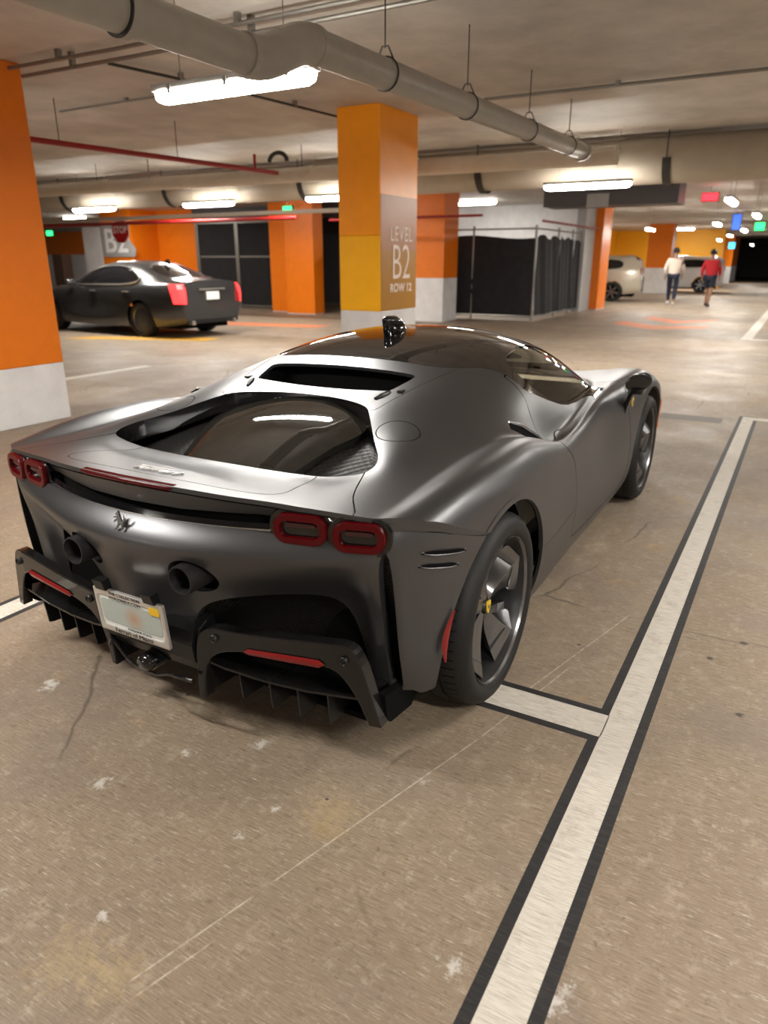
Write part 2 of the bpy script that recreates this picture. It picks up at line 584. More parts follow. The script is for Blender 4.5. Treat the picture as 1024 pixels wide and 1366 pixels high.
M_REDPIPE = pbr('red_sprinkler_pipe', (.28, .012, .012), rough=.4)
M_BLACKFAB = pbr('black_screen_fabric', (.012, .011, .013), rough=.8, var=.3, vscale=5)
M_DARKDUCT = pbr('dark_grey_duct', (.07, .065, .07), rough=.5)
M_DIFF = pbr('lamp_diffuser', (.9, .9, .85), rough=.4, emit=(1.0, .965, .90), estr=42.0)
M_LAMPBODY = pbr('lamp_housing', (.30, .29, .27), rough=.5)
M_TEXTW = pbr('white_lettering', (.88, .74, .64), rough=.5)

# ------------------------------------------------------------------ shell
o = box('floor', -14, 75, -16, 32, -.2, 0, M_FLOOR); tag(o, kind='structure')
o = box('ceiling', -14, 75, -16, 32, CEIL, CEIL + .3, M_CEIL); tag(o, kind='structure')
o = box('wall_back', -14.3, -14, -16, 32, 0, CEIL, M_WHITEP); tag(o, kind='structure')
o = box('wall_right', -14, 75, -16.3, -16, 0, CEIL, M_WHITEP); tag(o, kind='structure')
o = box('wall_far', 75, 75.3, -16, 32, 0, CEIL, M_DARKDUCT); tag(o, kind='structure')
o = box('wall_left', -14, 75, 32, 32.3, 0, CEIL, M_WHITEP); tag(o, kind='structure')

# ------------------------------------------------------------------ ceiling lamps
LAMPG = 'sealed fluorescent ceiling fittings'
def build_lamp(rods=True):
    t = empty('ceiling_lamp', (0, 0, 0), 0, 'x', 'ceiling lamp', LAMPG)
    Lh = .60
    secs = []
    for y, k in ((-Lh, .45), (-Lh + .02, .8), (-Lh + .06, 1), (Lh - .06, 1), (Lh - .02, .8), (Lh, .45)):
        secs.append([(a * k, y, min(b, .0) * k) for a, b in rrect(.118, .13, .045, 5)])
    n = len(secs[0]); V = [p for s in secs for p in s]; F = []
    for i in range(len(secs) - 1):
        for j in range(n): F.append((i * n + j, i * n + (j + 1) % n, (i + 1) * n + (j + 1) % n, (i + 1) * n + j))
    F += [tuple(range(n - 1, -1, -1)), tuple((len(secs) - 1) * n + j for j in range(n))]
    o = mesh_obj('diffuser', V, F, M_DIFF, t, smooth=True); fix_normals(o)
    bm = add_box(bmesh.new(), -.056, .056, -Lh - .01, Lh + .01, .002, .045, .012)
    bm_obj('housing', bm, M_LAMPBODY, t)
    for y in (-.45, 0, .45):
        for s in (-1, 1):
            box('clip', s * .056 - .006, s * .056 + .006, y - .012, y + .012, -.02, .03, M_STEEL, t)
    for y in (-.4, .4) if rods else ():
        tube_obj('hanger_rod', [(0, y, .04), (0, y, CEIL - LAMP_Z)], .003, M_STEEL, t, 6)
    ld = bpy.data.lights.new('tube_light', 'AREA')
    ld.shape = 'RECTANGLE'; ld.size = .10; ld.size_y = 1.15; ld.energy = LAMP_W; ld.color = (1.0, .955, .885)
    lo = bpy.data.objects.new('tube_light', ld); COL.objects.link(lo); lo.parent = t
    lo.location = (0, 0, -.070)
    return t
LAMP_Z = 2.50
lamp0 = build_lamp()
_first = True
def put_lamp(x, y, label, rz=0.0, z=None):
    global _first
    t = lamp0 if _first else dup(lamp0)
    _first = False
    t.location = (x, y, LAMP_Z if z is None else z); t.rotation_euler = (0, 0, rz); t['label'] = label
put_lamp(1.615, 1.467, 'lit white fluorescent fitting hanging under the bend of the grey drain pipe')
put_lamp(8.64, 1.18, 'lit white fluorescent fitting before the round duct, beside the dark duct box')
put_lamp(8.66, 8.12, "lit fluorescent fitting before the insulated duct, above the dark saloon's boot")
put_lamp(8.62, 11.15, "lit fluorescent fitting before the insulated duct, above the dark saloon's roof")
put_lamp(8.64, 5.30, 'lit fluorescent fitting half hidden by the amber LEVEL B2 pillar')
for x, y in ((1.6, -3.4), (1.6, 6.6), (8.64, -3.0), (-1.9, 1.467), (-1.9, -3.4), (-7.5, -4.5), (-7.5, 5.0), (1.6, -8.4), (8.64, -7.4)):
    put_lamp(x, y, 'lit fluorescent fitting in the open bays around the parked sports car')
for x, y, lb in ((12.7, -.30, 'end-on lit fitting hanging beside the red lit sign'), (17.7, -.41, 'end-on lit fitting between the blue hanging sign and the green sign'),
                 (21.7, .84, 'end-on lit fitting just short of the blue hanging sign'), (27.0, .52, 'end-on lit fitting just past the blue hanging sign'),
                 (24.6, 3.2, 'end-on lit fitting over the champagne crossover bay')):
    put_lamp(x, y, lb, math.pi / 2)
for x, y in ((33, 1.5), (40, 2.6), (31, -2.5), (46, .5), (36, 7.5), (54, 2), (24, -3), (31, 8.2)):
    put_lamp(x, y, 'small lit fitting far down the aisle beyond the walkers', math.pi / 2)
lamp_s = build_lamp(False)  # slab fittings added as hidden fill for the dim left bay, cage lamp apart
lamp_s.location = (12.6, 9.2, CEIL - .05); lamp_s['label'] = 'unseen fill fitting added on the slab above the long red sprinkler main'
for x, y, lb in ((12.6, 12.6, "unseen fill fitting added on the slab behind the duct, facing the orange pier"), (14.6, 17.4, 'fill fitting added on the slab before the grey B2 wall board'),
                 (18.0, 23.5, 'fill fitting added on the slab before the low white wall'), (18.6, 7.0, 'fluorescent fitting fixed to the slab inside the screened cage'), (41.0, 4.6, 'fill fitting added on the slab before the far yellow wall')):  # last one is an added fill lamp that lights the yellow wall
    q = dup(lamp_s, None, (x, y, CEIL - .05)); q['label'] = lb

# ------------------------------------------------------------------ line markings
def line(x0, x1, y0, y1, label, border=.032, ends=(0, 0, 0, 0), rz=0):
    """white stripe with black edging; ends: extra black on -x, +x, -y, +y"""
    t = empty('parking_line', (0, 0, 0), 0, label, 'line marking', 'bay lines')
    zb = .0001 if ends[2] else .00005
    box('black_edging', x0 - ends[0] * border, x1 + ends[1] * border, y0 - ends[2] * border, y1 + ends[3] * border, .00005, zb + .0004, M_LINEB, t)
    box('white_stripe', x0, x1, y0, y1, .0005, .0009, M_LINEW, t)
    return t
line(-4.5, 5.90, -1.457, -1.355, 'long white bay line with black edging along the sports car\'s right side', ends=(0, 1, 1, 1))
line(-.062, .072, -1.358, 1.168, 'short white cross line under the sports car\'s rear wheels', ends=(1, 1, 0, 0))
line(-4.5, 5.90, 1.17, 1.285, 'white bay line with black edging on the sports car\'s left side', ends=(0, 1, 1, 1))
line(5.76, 5.90, -6.5, -1.455, 'white end line across the bays right of the sports car', border=.0)
line(4.05, 5.6, 6.68, 6.86, 'white bay line on the floor beside the tall orange and white pillar', border=0)
line(14.2, 27, -.90, -.70, 'white aisle line running away from the corner bay', border=0)
line(14.2, 14.42, -6, -.9, 'white cross line at the end of the corner bay', border=0)
M_FLOORORANGE = paint_line('orange_floor_paint', (.62, .17, .06), .5, (.35, .20, .11))
M_FLOORYEL = paint_line('yellow_floor_paint', (.55, .30, .02), .5, (.35, .20, .11))
def floor_poly(name, poly, mat, label, cat):
    V, F = prism(poly, .0001, .0006, 'xy')
    o = mesh_obj(name, V, F, mat); fix_normals(o); tag(o, label, cat)
floor_poly('floor_chevron', [(16.9, 2.5), (17.9, 2.35), (16.6, 1.35), (17.2, .2), (16.6, .2), (15.7, 1.35)], M_FLOORORANGE, 'faded orange-red chevron painted on the aisle before the walkers', 'floor marking')
floor_poly('floor_chevron', [(19.0, 2.1), (19.9, 1.95), (18.6, 1.1), (19.6, .25), (19.0, .25), (17.6, 1.1)], M_FLOORORANGE, 'faded orange-red chevron painted further along the aisle', 'floor marking')
floor_poly('floor_arrow', [(11.6, 11.6), (12.4, 11.5), (12.9, 8.3), (12.2, 8.3)], M_FLOORORANGE, 'orange band painted on the floor behind the dark saloon', 'floor marking')
floor_poly('floor_arrow', [(7.6, 11.4), (8.2, 11.2), (9.3, 8.6), (8.7, 8.5)], M_FLOORYEL, 'worn yellow band painted on the floor beside the dark saloon', 'floor marking')

floor_poly('floor_patch', [(5.45, -.60), (5.72, -.60), (5.72, -1.19), (5.45, -1.19)], paint_line('dark_patch_paint', (.10, .085, .07), .4, (.2, .16, .12)), 'dark rectangular patch on the floor before the bay end line', 'floor marking')

# ------------------------------------------------------------------ pillars
def pillar(x0, x1, y0, y1, zsplit, label, lower=M_WHITEP, upper=M_ORANGE, h=CEIL, mid=None):
    t = empty('concrete_pillar', ((x0 + x1) / 2, (y0 + y1) / 2, 0), 0, label, 'pillar', 'painted garage pillars')
    cx, cy = (x0 + x1) / 2, (y0 + y1) / 2
    hx, hy = (x1 - x0) / 2, (y1 - y0) / 2
    box('pillar_base', -hx, hx, -hy, hy, 0, zsplit, lower, t, .012)
    if mid:
        zm, mm = mid
        box('pillar_band', -hx, hx, -hy, hy, zsplit, zm, mm, t, .012)
        zsplit = zm
    box('pillar_shaft', -hx, hx, -hy, hy, zsplit, h, upper, t, .012)
    return t
P_L = pillar(.9, 2.53, 4.60, 5.6, .555, 'broad orange pillar with low white base left of the sports car')
P_M = pillar(5.49, 6.42, 2.67, 3.23, .93, 'amber pillar lettered LEVEL B2 behind the sports car\'s roof', upper=M_TANG, mid=(1.78, M_AMBER2))
P_2 = pillar(15.1, 15.95, 6.34, 7.17, 1.08, 'orange and white pillar between the LEVEL B2 pillar and the black screened cage')
P_3 = pillar(21.9, 23.0, 4.10, 4.62, .02, 'slim orange pillar at the end of the grey wall beside the cage')
P_4 = pillar(35.9, 36.9, 4.20, 5.30, 1.16, 'orange pillar with tall white base behind the person in white')
P_5 = pillar(15.75, 16.25, 10.75, 11.75, .02, 'orange pier right of the black double gate', )
P_6 = pillar(16.25, 17.3, 11.78, 12.7, .02, 'deeper orange pier adjoining the black double gate')
P_7 = pillar(52, 53, 4.2, 5.2, 1.1, 'far orange and white pillar at the end of the aisle')
# lettering over a flat salmon and a flat ochre tone on the right-hand face of the LEVEL B2 pillar
yf = 2.67 - .0015
t = empty('level_sign', (0, 0, 0), 0, 'painted LEVEL B2 ROW 12 lettering on the amber pillar', 'sign')
fix_normals(mesh_obj('sign_panel_upper', *prism([(5.505, 1.62), (6.405, 1.62), (6.405, 2.22), (5.505, 2.22)], yf - .002, yf + .0015, 'xz'), M_SALMON, t))
fix_normals(mesh_obj('sign_panel_lower', *prism([(5.505, .935), (6.405, .935), (6.405, 1.62), (5.505, 1.62)], yf - .002, yf + .0015, 'xz'), M_OCHRE, t))
MX = Matrix(((1, 0, 0, 0), (0, 0, -1, 0), (0, 1, 0, 0), (0, 0, 0, 1)))
text_obj('lettering', 'LEVEL', .235, M_TEXTW, t, (6.00, yf - .005, 1.795), MX, extrude=.001, xs=.86, spacing=1.1)
text_obj('lettering', 'B2', .575, M_TEXTW, t, (6.00, yf - .005, 1.465), MX, extrude=.001, xs=.80, bold=-.004)
text_obj('lettering', 'ROW 12', .135, M_TEXTW, t, (6.00, yf - .005, 1.185), MX, extrude=.001, xs=1.1, bold=.004)

# ------------------------------------------------------------------ overhead services
PIPES = 'overhead pipes and ducts'
def hanger(parent, p, r, top=CEIL, side=0):
    x, y, z = p
    # clevis loop round the pipe plus rod
    tube_obj('hanger_rod', [(x, y, z + r + .045), (x, y, top)], .005, M_STEELD, parent, 6)
pipe = empty('drain_pipe', (0, 0, 0), 0, 'thick grey plastic drain pipe with elbow crossing below the ceiling', 'pipe', PIPES)
R1 = .086
A0, A1 = Vector((-4.2, 1.16, 2.555)), Vector((.96, .785, 2.425))
B0, B1 = Vector((1.33, .70, 2.545)), Vector((7.0, .82, 2.70))
tube_obj('pipe_run', [A0, A0.lerp(A1, .5), A1], R1, M_PIPE, pipe, 28)
tube_obj('pipe_run', [B0, B0.lerp(B1, .5), B1], R1, M_PIPE, pipe, 28)
def bez(p0, p1, p2, p3, n=14):
    return [p0 * (1 - t)**3 + p1 * 3 * t * (1 - t)**2 + p2 * 3 * t * t * (1 - t) + p3 * t**3 for t in [i / (n - 1) for i in range(n)]]
dA = (A1 - A0).normalized(); dB = (B1 - B0).normalized()
tube_obj('pipe_elbow', bez(A1 - dA * .02, A1 + dA * .17, B0 - dB * .17, B0 + dB * .02), R1 + .010, M_PIPE, pipe, 28)
for p, d in ((A0.lerp(A1, .86), dA), (A1 - dA * .03, dA), (B0 + dB * .03, dB), (A1.lerp(B0, .5), (B0 - A1).normalized())):
    tube_obj('pipe_coupling', [p - d * .02, p + d * .02], R1 + .012, M_PIPE, pipe, 28)
tube_obj('pipe_coupling', [B1 - dB * .06, B1], R1 + .02, M_PIPE, pipe, 28)
tube_obj('pipe_band', [A0.lerp(A1, .86) - dA * .03, A0.lerp(A1, .86) - dA * .022], R1 + .0135, M_STEELD, pipe, 28)
for x in (2.15, 3.45, 4.95, 6.35):
    p = B0.lerp(B1, (x - B0.x) / (B1.x - B0.x))
    ring = [p + Vector((0, (R1 + .006) * math.sin(a), (R1 + .006) * math.cos(a))) for a in np.linspace(0, 2 * math.pi, 33)]
    tube_obj('pipe_clamp', ring, .005, M_STEELD, pipe, 6, cap=False)
    tube_obj('clamp_loop', [p + Vector((0, .06, R1 - .02)), p + Vector((0, .02, R1 + .06)), p + Vector((0, -.02, R1 + .06)), p + Vector((0, -.06, R1 - .02))], .005, M_STEELD, pipe, 6)
    tube_obj('hanger_rod', [p + Vector((0, 0, R1 + .05)), Vector((p.x, p.y, CEIL))], .005, M_STEELD, pipe, 6)
text_obj('pipe_print', 'PVC 6 IN', .03, M_INK0 if 'M_INK0' in globals() else M_STEELD, pipe, (0, 0, -5), None)
bpy.data.objects.remove([o for o in pipe.children if o.name.startswith('pipe_print')][0])

duct = empty('round_duct', (0, 0, 0), 0, 'big beige insulated duct with black strap hangers across the garage', 'duct', PIPES)
tube_obj('duct_run', [(9.15, -14, 2.80), (9.15, -6, 2.80), (9.15, .8, 2.80)], .30, M_DUCT, duct, 36)
tube_obj('duct_run', [(9.15, .8, 2.80), (9.15, 8, 2.80), (9.15, 26, 2.80)], .285, M_DUCT, duct, 36)
for y in (-1.6, .2, 2.9, 6.2, 9.4, 12.4):
    pts = [Vector((9.15 - .30 * math.cos(a), y, 2.80 - .305 * math.sin(a))) for a in np.linspace(0, math.pi, 15)]
    V, F = [], []
    for p in pts:
        for dy in (-.055, .055): V.append(p + Vector((0, dy, 0)) + (p - Vector((9.15, y, 2.8))).normalized() * .012)
    for i in range(len(pts) - 1): F.append((2 * i, 2 * i + 1, 2 * i + 3, 2 * i + 2))
    mesh_obj('duct_strap', V, F, M_STEELD, duct)
    tube_obj('duct_rod', [(8.82, y, 2.80), (8.82, y, CEIL)], .008, M_STEELD, duct, 6)
for y in (1.6, 4.3, 7.6, 10.8):
    tube_obj('duct_joint', [(9.15, y - .015, 2.80), (9.15, y + .015, 2.80)], .292, M_DUCT, duct, 36)
wp = empty('white_main_pipe', (0, 0, 0), 0, 'long white pipe running in front of the insulated duct', 'pipe', PIPES)
tube_obj('pipe_run', [(7.55, .55, 2.70), (7.55, 8, 2.74), (7.55, 24, 2.78)], .105, M_PIPEW, wp, 24)
for y in (3.3, 5.0, 8.2, 9.5, 11.8):
    tube_obj('pipe_coupling', [(7.55, y - .05, 2.715 + .004 * y), (7.55, y + .05, 2.715 + .004 * y)], .112, M_PIPEW, wp, 24)
    tube_obj('hanger_rod', [(7.55, y + .2, 2.8), (7.55, y + .2, CEIL)], .006, M_STEELD, wp, 6)
ring = [Vector((7.1 , 5.3 + .16 * math.cos(a), 2.86 + .12 * math.sin(a))) for a in np.linspace(0, math.pi, 12)]
tube_obj('pipe_loop', ring, .03, M_STEELD, wp, 8)
rp = empty('sprinkler_pipe', (0, 0, 0), 0, 'dark red sprinkler pipe with upright riser below the ceiling', 'pipe', PIPES)
tube_obj('pipe_run', [(3.1, 5.62, 2.70), (7.0, 5.25, 2.70)], .030, M_REDPIPE, rp, 12)
for x in (3.6, 5.2): tube_obj('hanger_rod', [(x, 5.575 - (x - 3.6) * .095, 2.72), (x, 5.575 - (x - 3.6) * .095, CEIL)], .005, M_STEELD, rp, 6)
tube_obj('pipe_riser', [(6.55, 5.29, 2.70), (6.55, 5.29, 2.90)], .020, M_REDPIPE, rp, 10)
rp2 = empty('sprinkler_pipe', (0, 0, 0), 0, 'long red sprinkler main crossing above the black gates', 'pipe', PIPES)
tube_obj('pipe_run', [(13.0, 26, 2.48), (13.0, 9.3, 2.48)], .045, M_REDPIPE, rp2, 12)
rp3 = empty('sprinkler_pipe', (0, 0, 0), 0, 'red sprinkler pipe crossing before the white wall and cage', 'pipe', PIPES)
tube_obj('pipe_run', [(14.0, 9.0, 2.46), (14.0, 4.9, 2.46)], .030, M_REDPIPE, rp3, 10)
tube_obj('pipe_run', [(16.2, 4.2, 2.42), (21.8, 4.2, 2.42)], .030, M_REDPIPE, rp3, 10)
tr = empty('cable_tray', (0, 0, 0), 0, 'pale cable tray running over the gates towards the amber pillar', 'tray', PIPES)
box('tray_channel', 12.0, 12.18, 6.9, 26, 2.50, 2.58, M_PIPEW, tr)
def conduit(pts, label, r=.016, mat=M_STEEL):
    t = empty('conduit', (0, 0, 0), 0, label, 'conduit', 'ceiling conduits')
    tube_obj('conduit_run', pts, r, mat, t, 8)
    for a, b in zip(pts[:-1], pts[1:]):
        a, b = Vector(a), Vector(b)
        n = max(2, int((b - a).length / 1.2))
        for i in range(1, n):
            q = a.lerp(b, i / n)
            box('conduit_clip', -.02, .02, -.02, .02, -.004, max(.01, CEIL - q.z), M_STEEL, t, loc=(q.x, q.y, q.z))
    return t
conduit([(5.72, 1.55, 3.09), (5.86, -8, 3.09)], 'thin steel conduit on the ceiling right of the drain pipe')
conduit([(2.75, 3.75, 3.08), (4.2, 3.5, 3.08), (5.75, 3.36, 3.08)], 'dark conduit leading towards the top of the amber pillar', .013, M_STEELD)
conduit([(2.38, 4.55, 3.06), (2.42, 3.3, 3.06), (2.34, -3.0, 3.06)], 'upper of two steel conduits along the slab edge', .016)
conduit([(2.50, 4.55, 3.02), (2.52, 3.25, 3.02), (2.43, -3.0, 3.02)], 'lower of two steel conduits along the slab edge', .016)
conduit([(4.0, 6.0, 3.10), (3.95, 3.8, 3.10)], 'faint conduit behind the lit fitting', .012)
o = box('ceiling_drop_panel', -14, 2.2, -16, 32, CEIL - .055, CEIL, M_CEIL); tag(o, kind='structure')
dd = box('dark_duct_box', 15.2, 16.1, .98, 3.90, 2.66, 3.10, M_DARKDUCT); tag(dd, 'dark grey rectangular duct box above the cage corner', 'duct', PIPES)
o = box('pale_bracket_panel', 15.17, 15.20, 2.42, 2.90, 2.62, 2.90, M_GREYW); tag(o, 'pale square panel fixed on the dark duct box', 'panel')

# ------------------------------------------------------------------ cage with black screens, white walls, gates
o = box('wall_cage_back', 21.0, 21.3, 4.62, 12, 0, CEIL, M_WHITEP); tag(o, kind='structure')
o = box('wall_cage_left', 17.6, 21, 9.6, 9.9, 0, CEIL, M_WHITEP); tag(o, kind='structure')
o = box('wall_cage_right', 20.75, 21.95, 4.35, 4.62, 0, CEIL, M_GREYW); tag(o, kind='structure')
cage = empty('fenced_cage', (16.65, 4.48, 0), 0, 'wire cage hung with black privacy screens', 'fence')
def post(x, y, h, r=.03): tube_obj('post', [(x - 16.65, y - 4.48, 0), (x - 16.65, y - 4.48, h)], r, M_STEEL, cage, 10)
for x, y in ((16.65, 9.5), (16.65, 8.0), (16.65, 6.2), (16.65, 4.5), (18.6, 4.5), (20.0, 4.5), (20.7, 4.5)): post(x, y, 2.35)
for y0, y1, x0, x1 in ((4.5, 9.5, 16.65, 16.65), (4.5, 4.5, 16.65, 20.7)):
    for z in (.10, 2.27): tube_obj('rail', [(x0 - 16.65, y0 - 4.48, z), (x1 - 16.65, y1 - 4.48, z)], .02, M_STEEL, cage, 8)
def screen(p0, p1, h, seed, name='screen'):
    rnd = random.Random(seed)
    n, m = 26, 8
    P = np.zeros((n, m, 3))
    d = np.array([p1[0] - p0[0], p1[1] - p0[1]]); nn = np.array([-d[1], d[0]]) / np.hypot(*d)
    ph = rnd.random() * 6
    for i in range(n):
        t = i / (n - 1)
        for j in range(m):
            u = j / (m - 1)
            w = .025 * math.sin(t * 9 + ph + u * 2) + .015 * math.sin(t * 23 + u * 5)
            q = np.array(p0) + d * t + nn * w
            P[i, j] = (q[0] - 16.65, q[1] - 4.48, .13 + u * (h - .13 + .05 * math.sin(t * 11 + ph)))
    return Patch.grid(P).obj(name, M_BLACKFAB, cage)
screen((16.61, 9.5), (16.61, 4.5), 2.08, 1)
screen((16.66, 4.45), (18.6, 4.45), 2.08, 2); screen((18.6, 4.45), (20.0, 4.45), 2.08, 3); screen((20.0, 4.45), (20.7, 4.45), 2.05, 4)
gate = empty('black_gate', (17.4, 14.9, 0), 0, 'tall double gate with black screens and grey frame behind the dark saloon', 'gate')
for y in (1.75, .02, -1.55):
    box('gate_post', -.05, .05, y - .07, y + .07, 0, 2.72, M_STEEL, gate)
for y0, y1 in ((1.68, .09), (-.05, -1.48)):
    box('gate_screen', -.01, .01, y1, y0, .08, 2.66, M_BLACKFAB, gate)
    for z in (.06, 1.62, 2.68): box('gate_rail', -.035, .035, y1, y0, z - .03, z + .03, M_STEEL, gate)
g2 = empty('black_gate', (17.1, 9.6, 0), 0, 'low black screened gate just left of the amber pillar', 'gate')
box('gate_screen', -.01, .01, -1.5, 1.0, .10, 2.10, M_BLACKFAB, g2)
for y in (1.05, -1.55): box('gate_post', -.04, .04, y - .06, y + .06, 0, 2.35, M_STEEL, g2)
for z in (.08, 2.12): box('gate_rail', -.03, .03, -1.5, 1.0, z - .025, z + .025, M_STEEL, g2)
o = box('wall_gate_left', 17.4, 17.7, 16.72, 18.5, 0, CEIL, M_ORANGE); tag(o, kind='structure')
o = box('wall_gate_return', 16.2, 17.7, 18.5, 18.8, 0, CEIL, M_ORANGE); tag(o, kind='structure')
o = box('wall_sign', 16.2, 16.5, 18.8, 20.0, 0, CEIL, M_ORANGE); tag(o, kind='structure')
o = box('wall_gate_lintel', 17.3, 17.6, 9.9, 16.75, 2.72, CEIL, M_DARKDUCT); tag(o, kind='structure')
o = box('wall_gate_inside', 21.3, 21.6, 9.6, 17, 0, CEIL, M_DARKDUCT); tag(o, kind='structure')
# far left: white wall with orange band, brown column
o = box('wall_far_left', 22, 22.3, 19.6, 32, 0, 1.77, M_WHITEP); tag(o, kind='structure')
o = box('wall_far_left_band', 21.95, 22.25, 19.6, 32, 1.77, 2.78, M_ORANGE); tag(o, kind='structure')
o = box('wall_far_left_top', 22, 22.3, 19.6, 32, 2.78, CEIL, M_GREYW); tag(o, kind='structure')
o = box('brown_column', 19.3, 19.8, 26.3, 26.9, 0, 1.75, pbr('brown_paint', (.06, .03, .02), rough=.6)); tag(o, 'dark brown square column before the white wall', 'column')
o = box('white_column', 16.2, 16.8, 20.05, 20.95, 0, 2.6, M_WHITEP); tag(o, 'white square column beside the B2 wall board', 'column')
bx = empty('wall_board', (16.18, 19.2, 0), 0, 'grey wall board with big white B2', 'sign')
V, F = prism([(.75, 1.62), (-.80, 1.62), (-.88, 1.85), (-.5, 2.3), (-.2, 2.66), (.75, 2.66)], -.02, .0, 'yz')
fix_normals(mesh_obj('board', V, F, M_GREYW, bx))
MY = Matrix(((0, 0, -1, 0), (-1, 0, 0, 0), (0, 1, 0, 0), (0, 0, 0, 1)))
M_SIGNW = pbr('white_sign_paint', (.75, .73, .72), rough=.5)
text_obj('lettering', 'B2', 1.10, M_SIGNW, bx, (-.03, .05, 2.10), MY, extrude=.004, bold=.012)
st = empty('stop_sign', (13.4, 15.85, 0), 0, 'red octagonal STOP sign before the B2 wall board', 'sign')
oc = [(.36 * math.cos(math.radians(22.5 + 45 * k)), 2.33 + .36 * math.sin(math.radians(22.5 + 45 * k))) for k in range(8)]
fix_normals(mesh_obj('sign_rim', *prism([(a * 1.06, 2.33 + (b - 2.33) * 1.06) for a, b in oc], -.006, .006, 'yz'), M_SIGNW, st))
fix_normals(mesh_obj('sign_plate', *prism(oc, -.012, -.004, 'yz'), pbr('stop_red', (.42, .012, .015), rough=.4), st))
text_obj('lettering', 'STOP', .26, M_SIGNW, st, (-.014, 0, 2.33), MY, extrude=.001, bold=.004, xs=.92)
tube_obj('sign_hanger', [(0, 0, 2.66), (0, 0, CEIL)], .015, M_STEEL, st, 8)
# exit and guide signs
def glow(name, col, s): return pbr(name, col, rough=.4, emit=col, estr=s)
M_GRN, M_RDG, M_BLU = glow('green_exit_glow', (.02, .6, .12), 3.0), glow('red_sign_glow', (.9, .02, .03), 3.0), glow('blue_sign_glow', (.04, .12, .7), 1.0)
def sign(x, y, z, w, h, mat, label, name='exit_sign'):
    t = empty(name, (x, y, z), 0, label, 'sign')
    box('sign_housing', .0, .06, -w / 2 - .02, w / 2 + .02, -h / 2 - .02, h / 2 + .02, M_STEELD, t)
    bm = add_box(bmesh.new(), -.008, .0, -w / 2, w / 2, -h / 2, h / 2, .002)
    bm_obj('sign_face', bm, mat, t)
    tube_obj('sign_rod', [(.03, 0, h / 2), (.03, 0, CEIL - z)], .01, M_STEEL, t, 6)
sign(14.0, 10.3, 2.74, .28, .16, M_GRN, 'small green lit sign over the orange pier')
sign(16.0, 22.45, 2.43, .34, .16, M_GRN, 'small green lit sign above the white wall behind the saloon')
sign(17.4, .62, 2.90, .34, .16, M_RDG, 'red lit sign at the end of the dark duct box')
sign(33.0, .43, 2.82, .36, .30, M_GRN, 'green lit sign down the aisle')
sign(28.0, .89, 2.80, .26, .50, M_BLU, 'blue hanging sign over the far aisle', 'guide_sign')
sign(43.0, 2.25, 2.26, .32, .32, glow('cyan_glow', (.05, .45, .75), 2.0), 'bright cyan screen at the far end of the aisle', 'guide_sign')
# far aisle walls
o = box('wall_far_orange', 46, 46.4, 5.9, 14, 0, CEIL, M_ORANGE); tag(o, kind='structure')
o = box('wall_far_yellow', 38.5, 46, 8.6, 9.0, 0, CEIL, M_YELLOWW); tag(o, kind='structure')
o = box('wall_far_yellow_end', 44.0, 44.4, 2.75, 9.0, 0, CEIL, M_YELLOWW); tag(o, kind='structure')
o = box('wall_far_side', 27, 38.5, 11.5, 11.9, 0, CEIL, M_YELLOWW); tag(o, kind='structure')
for i, (x, y) in enumerate(((47, 3.6), (55, 3.2), (62, 3.4))):
    pillar(x, x + .8, y, y + .8, 1.1, 'small far orange pillar along the left of the aisle')
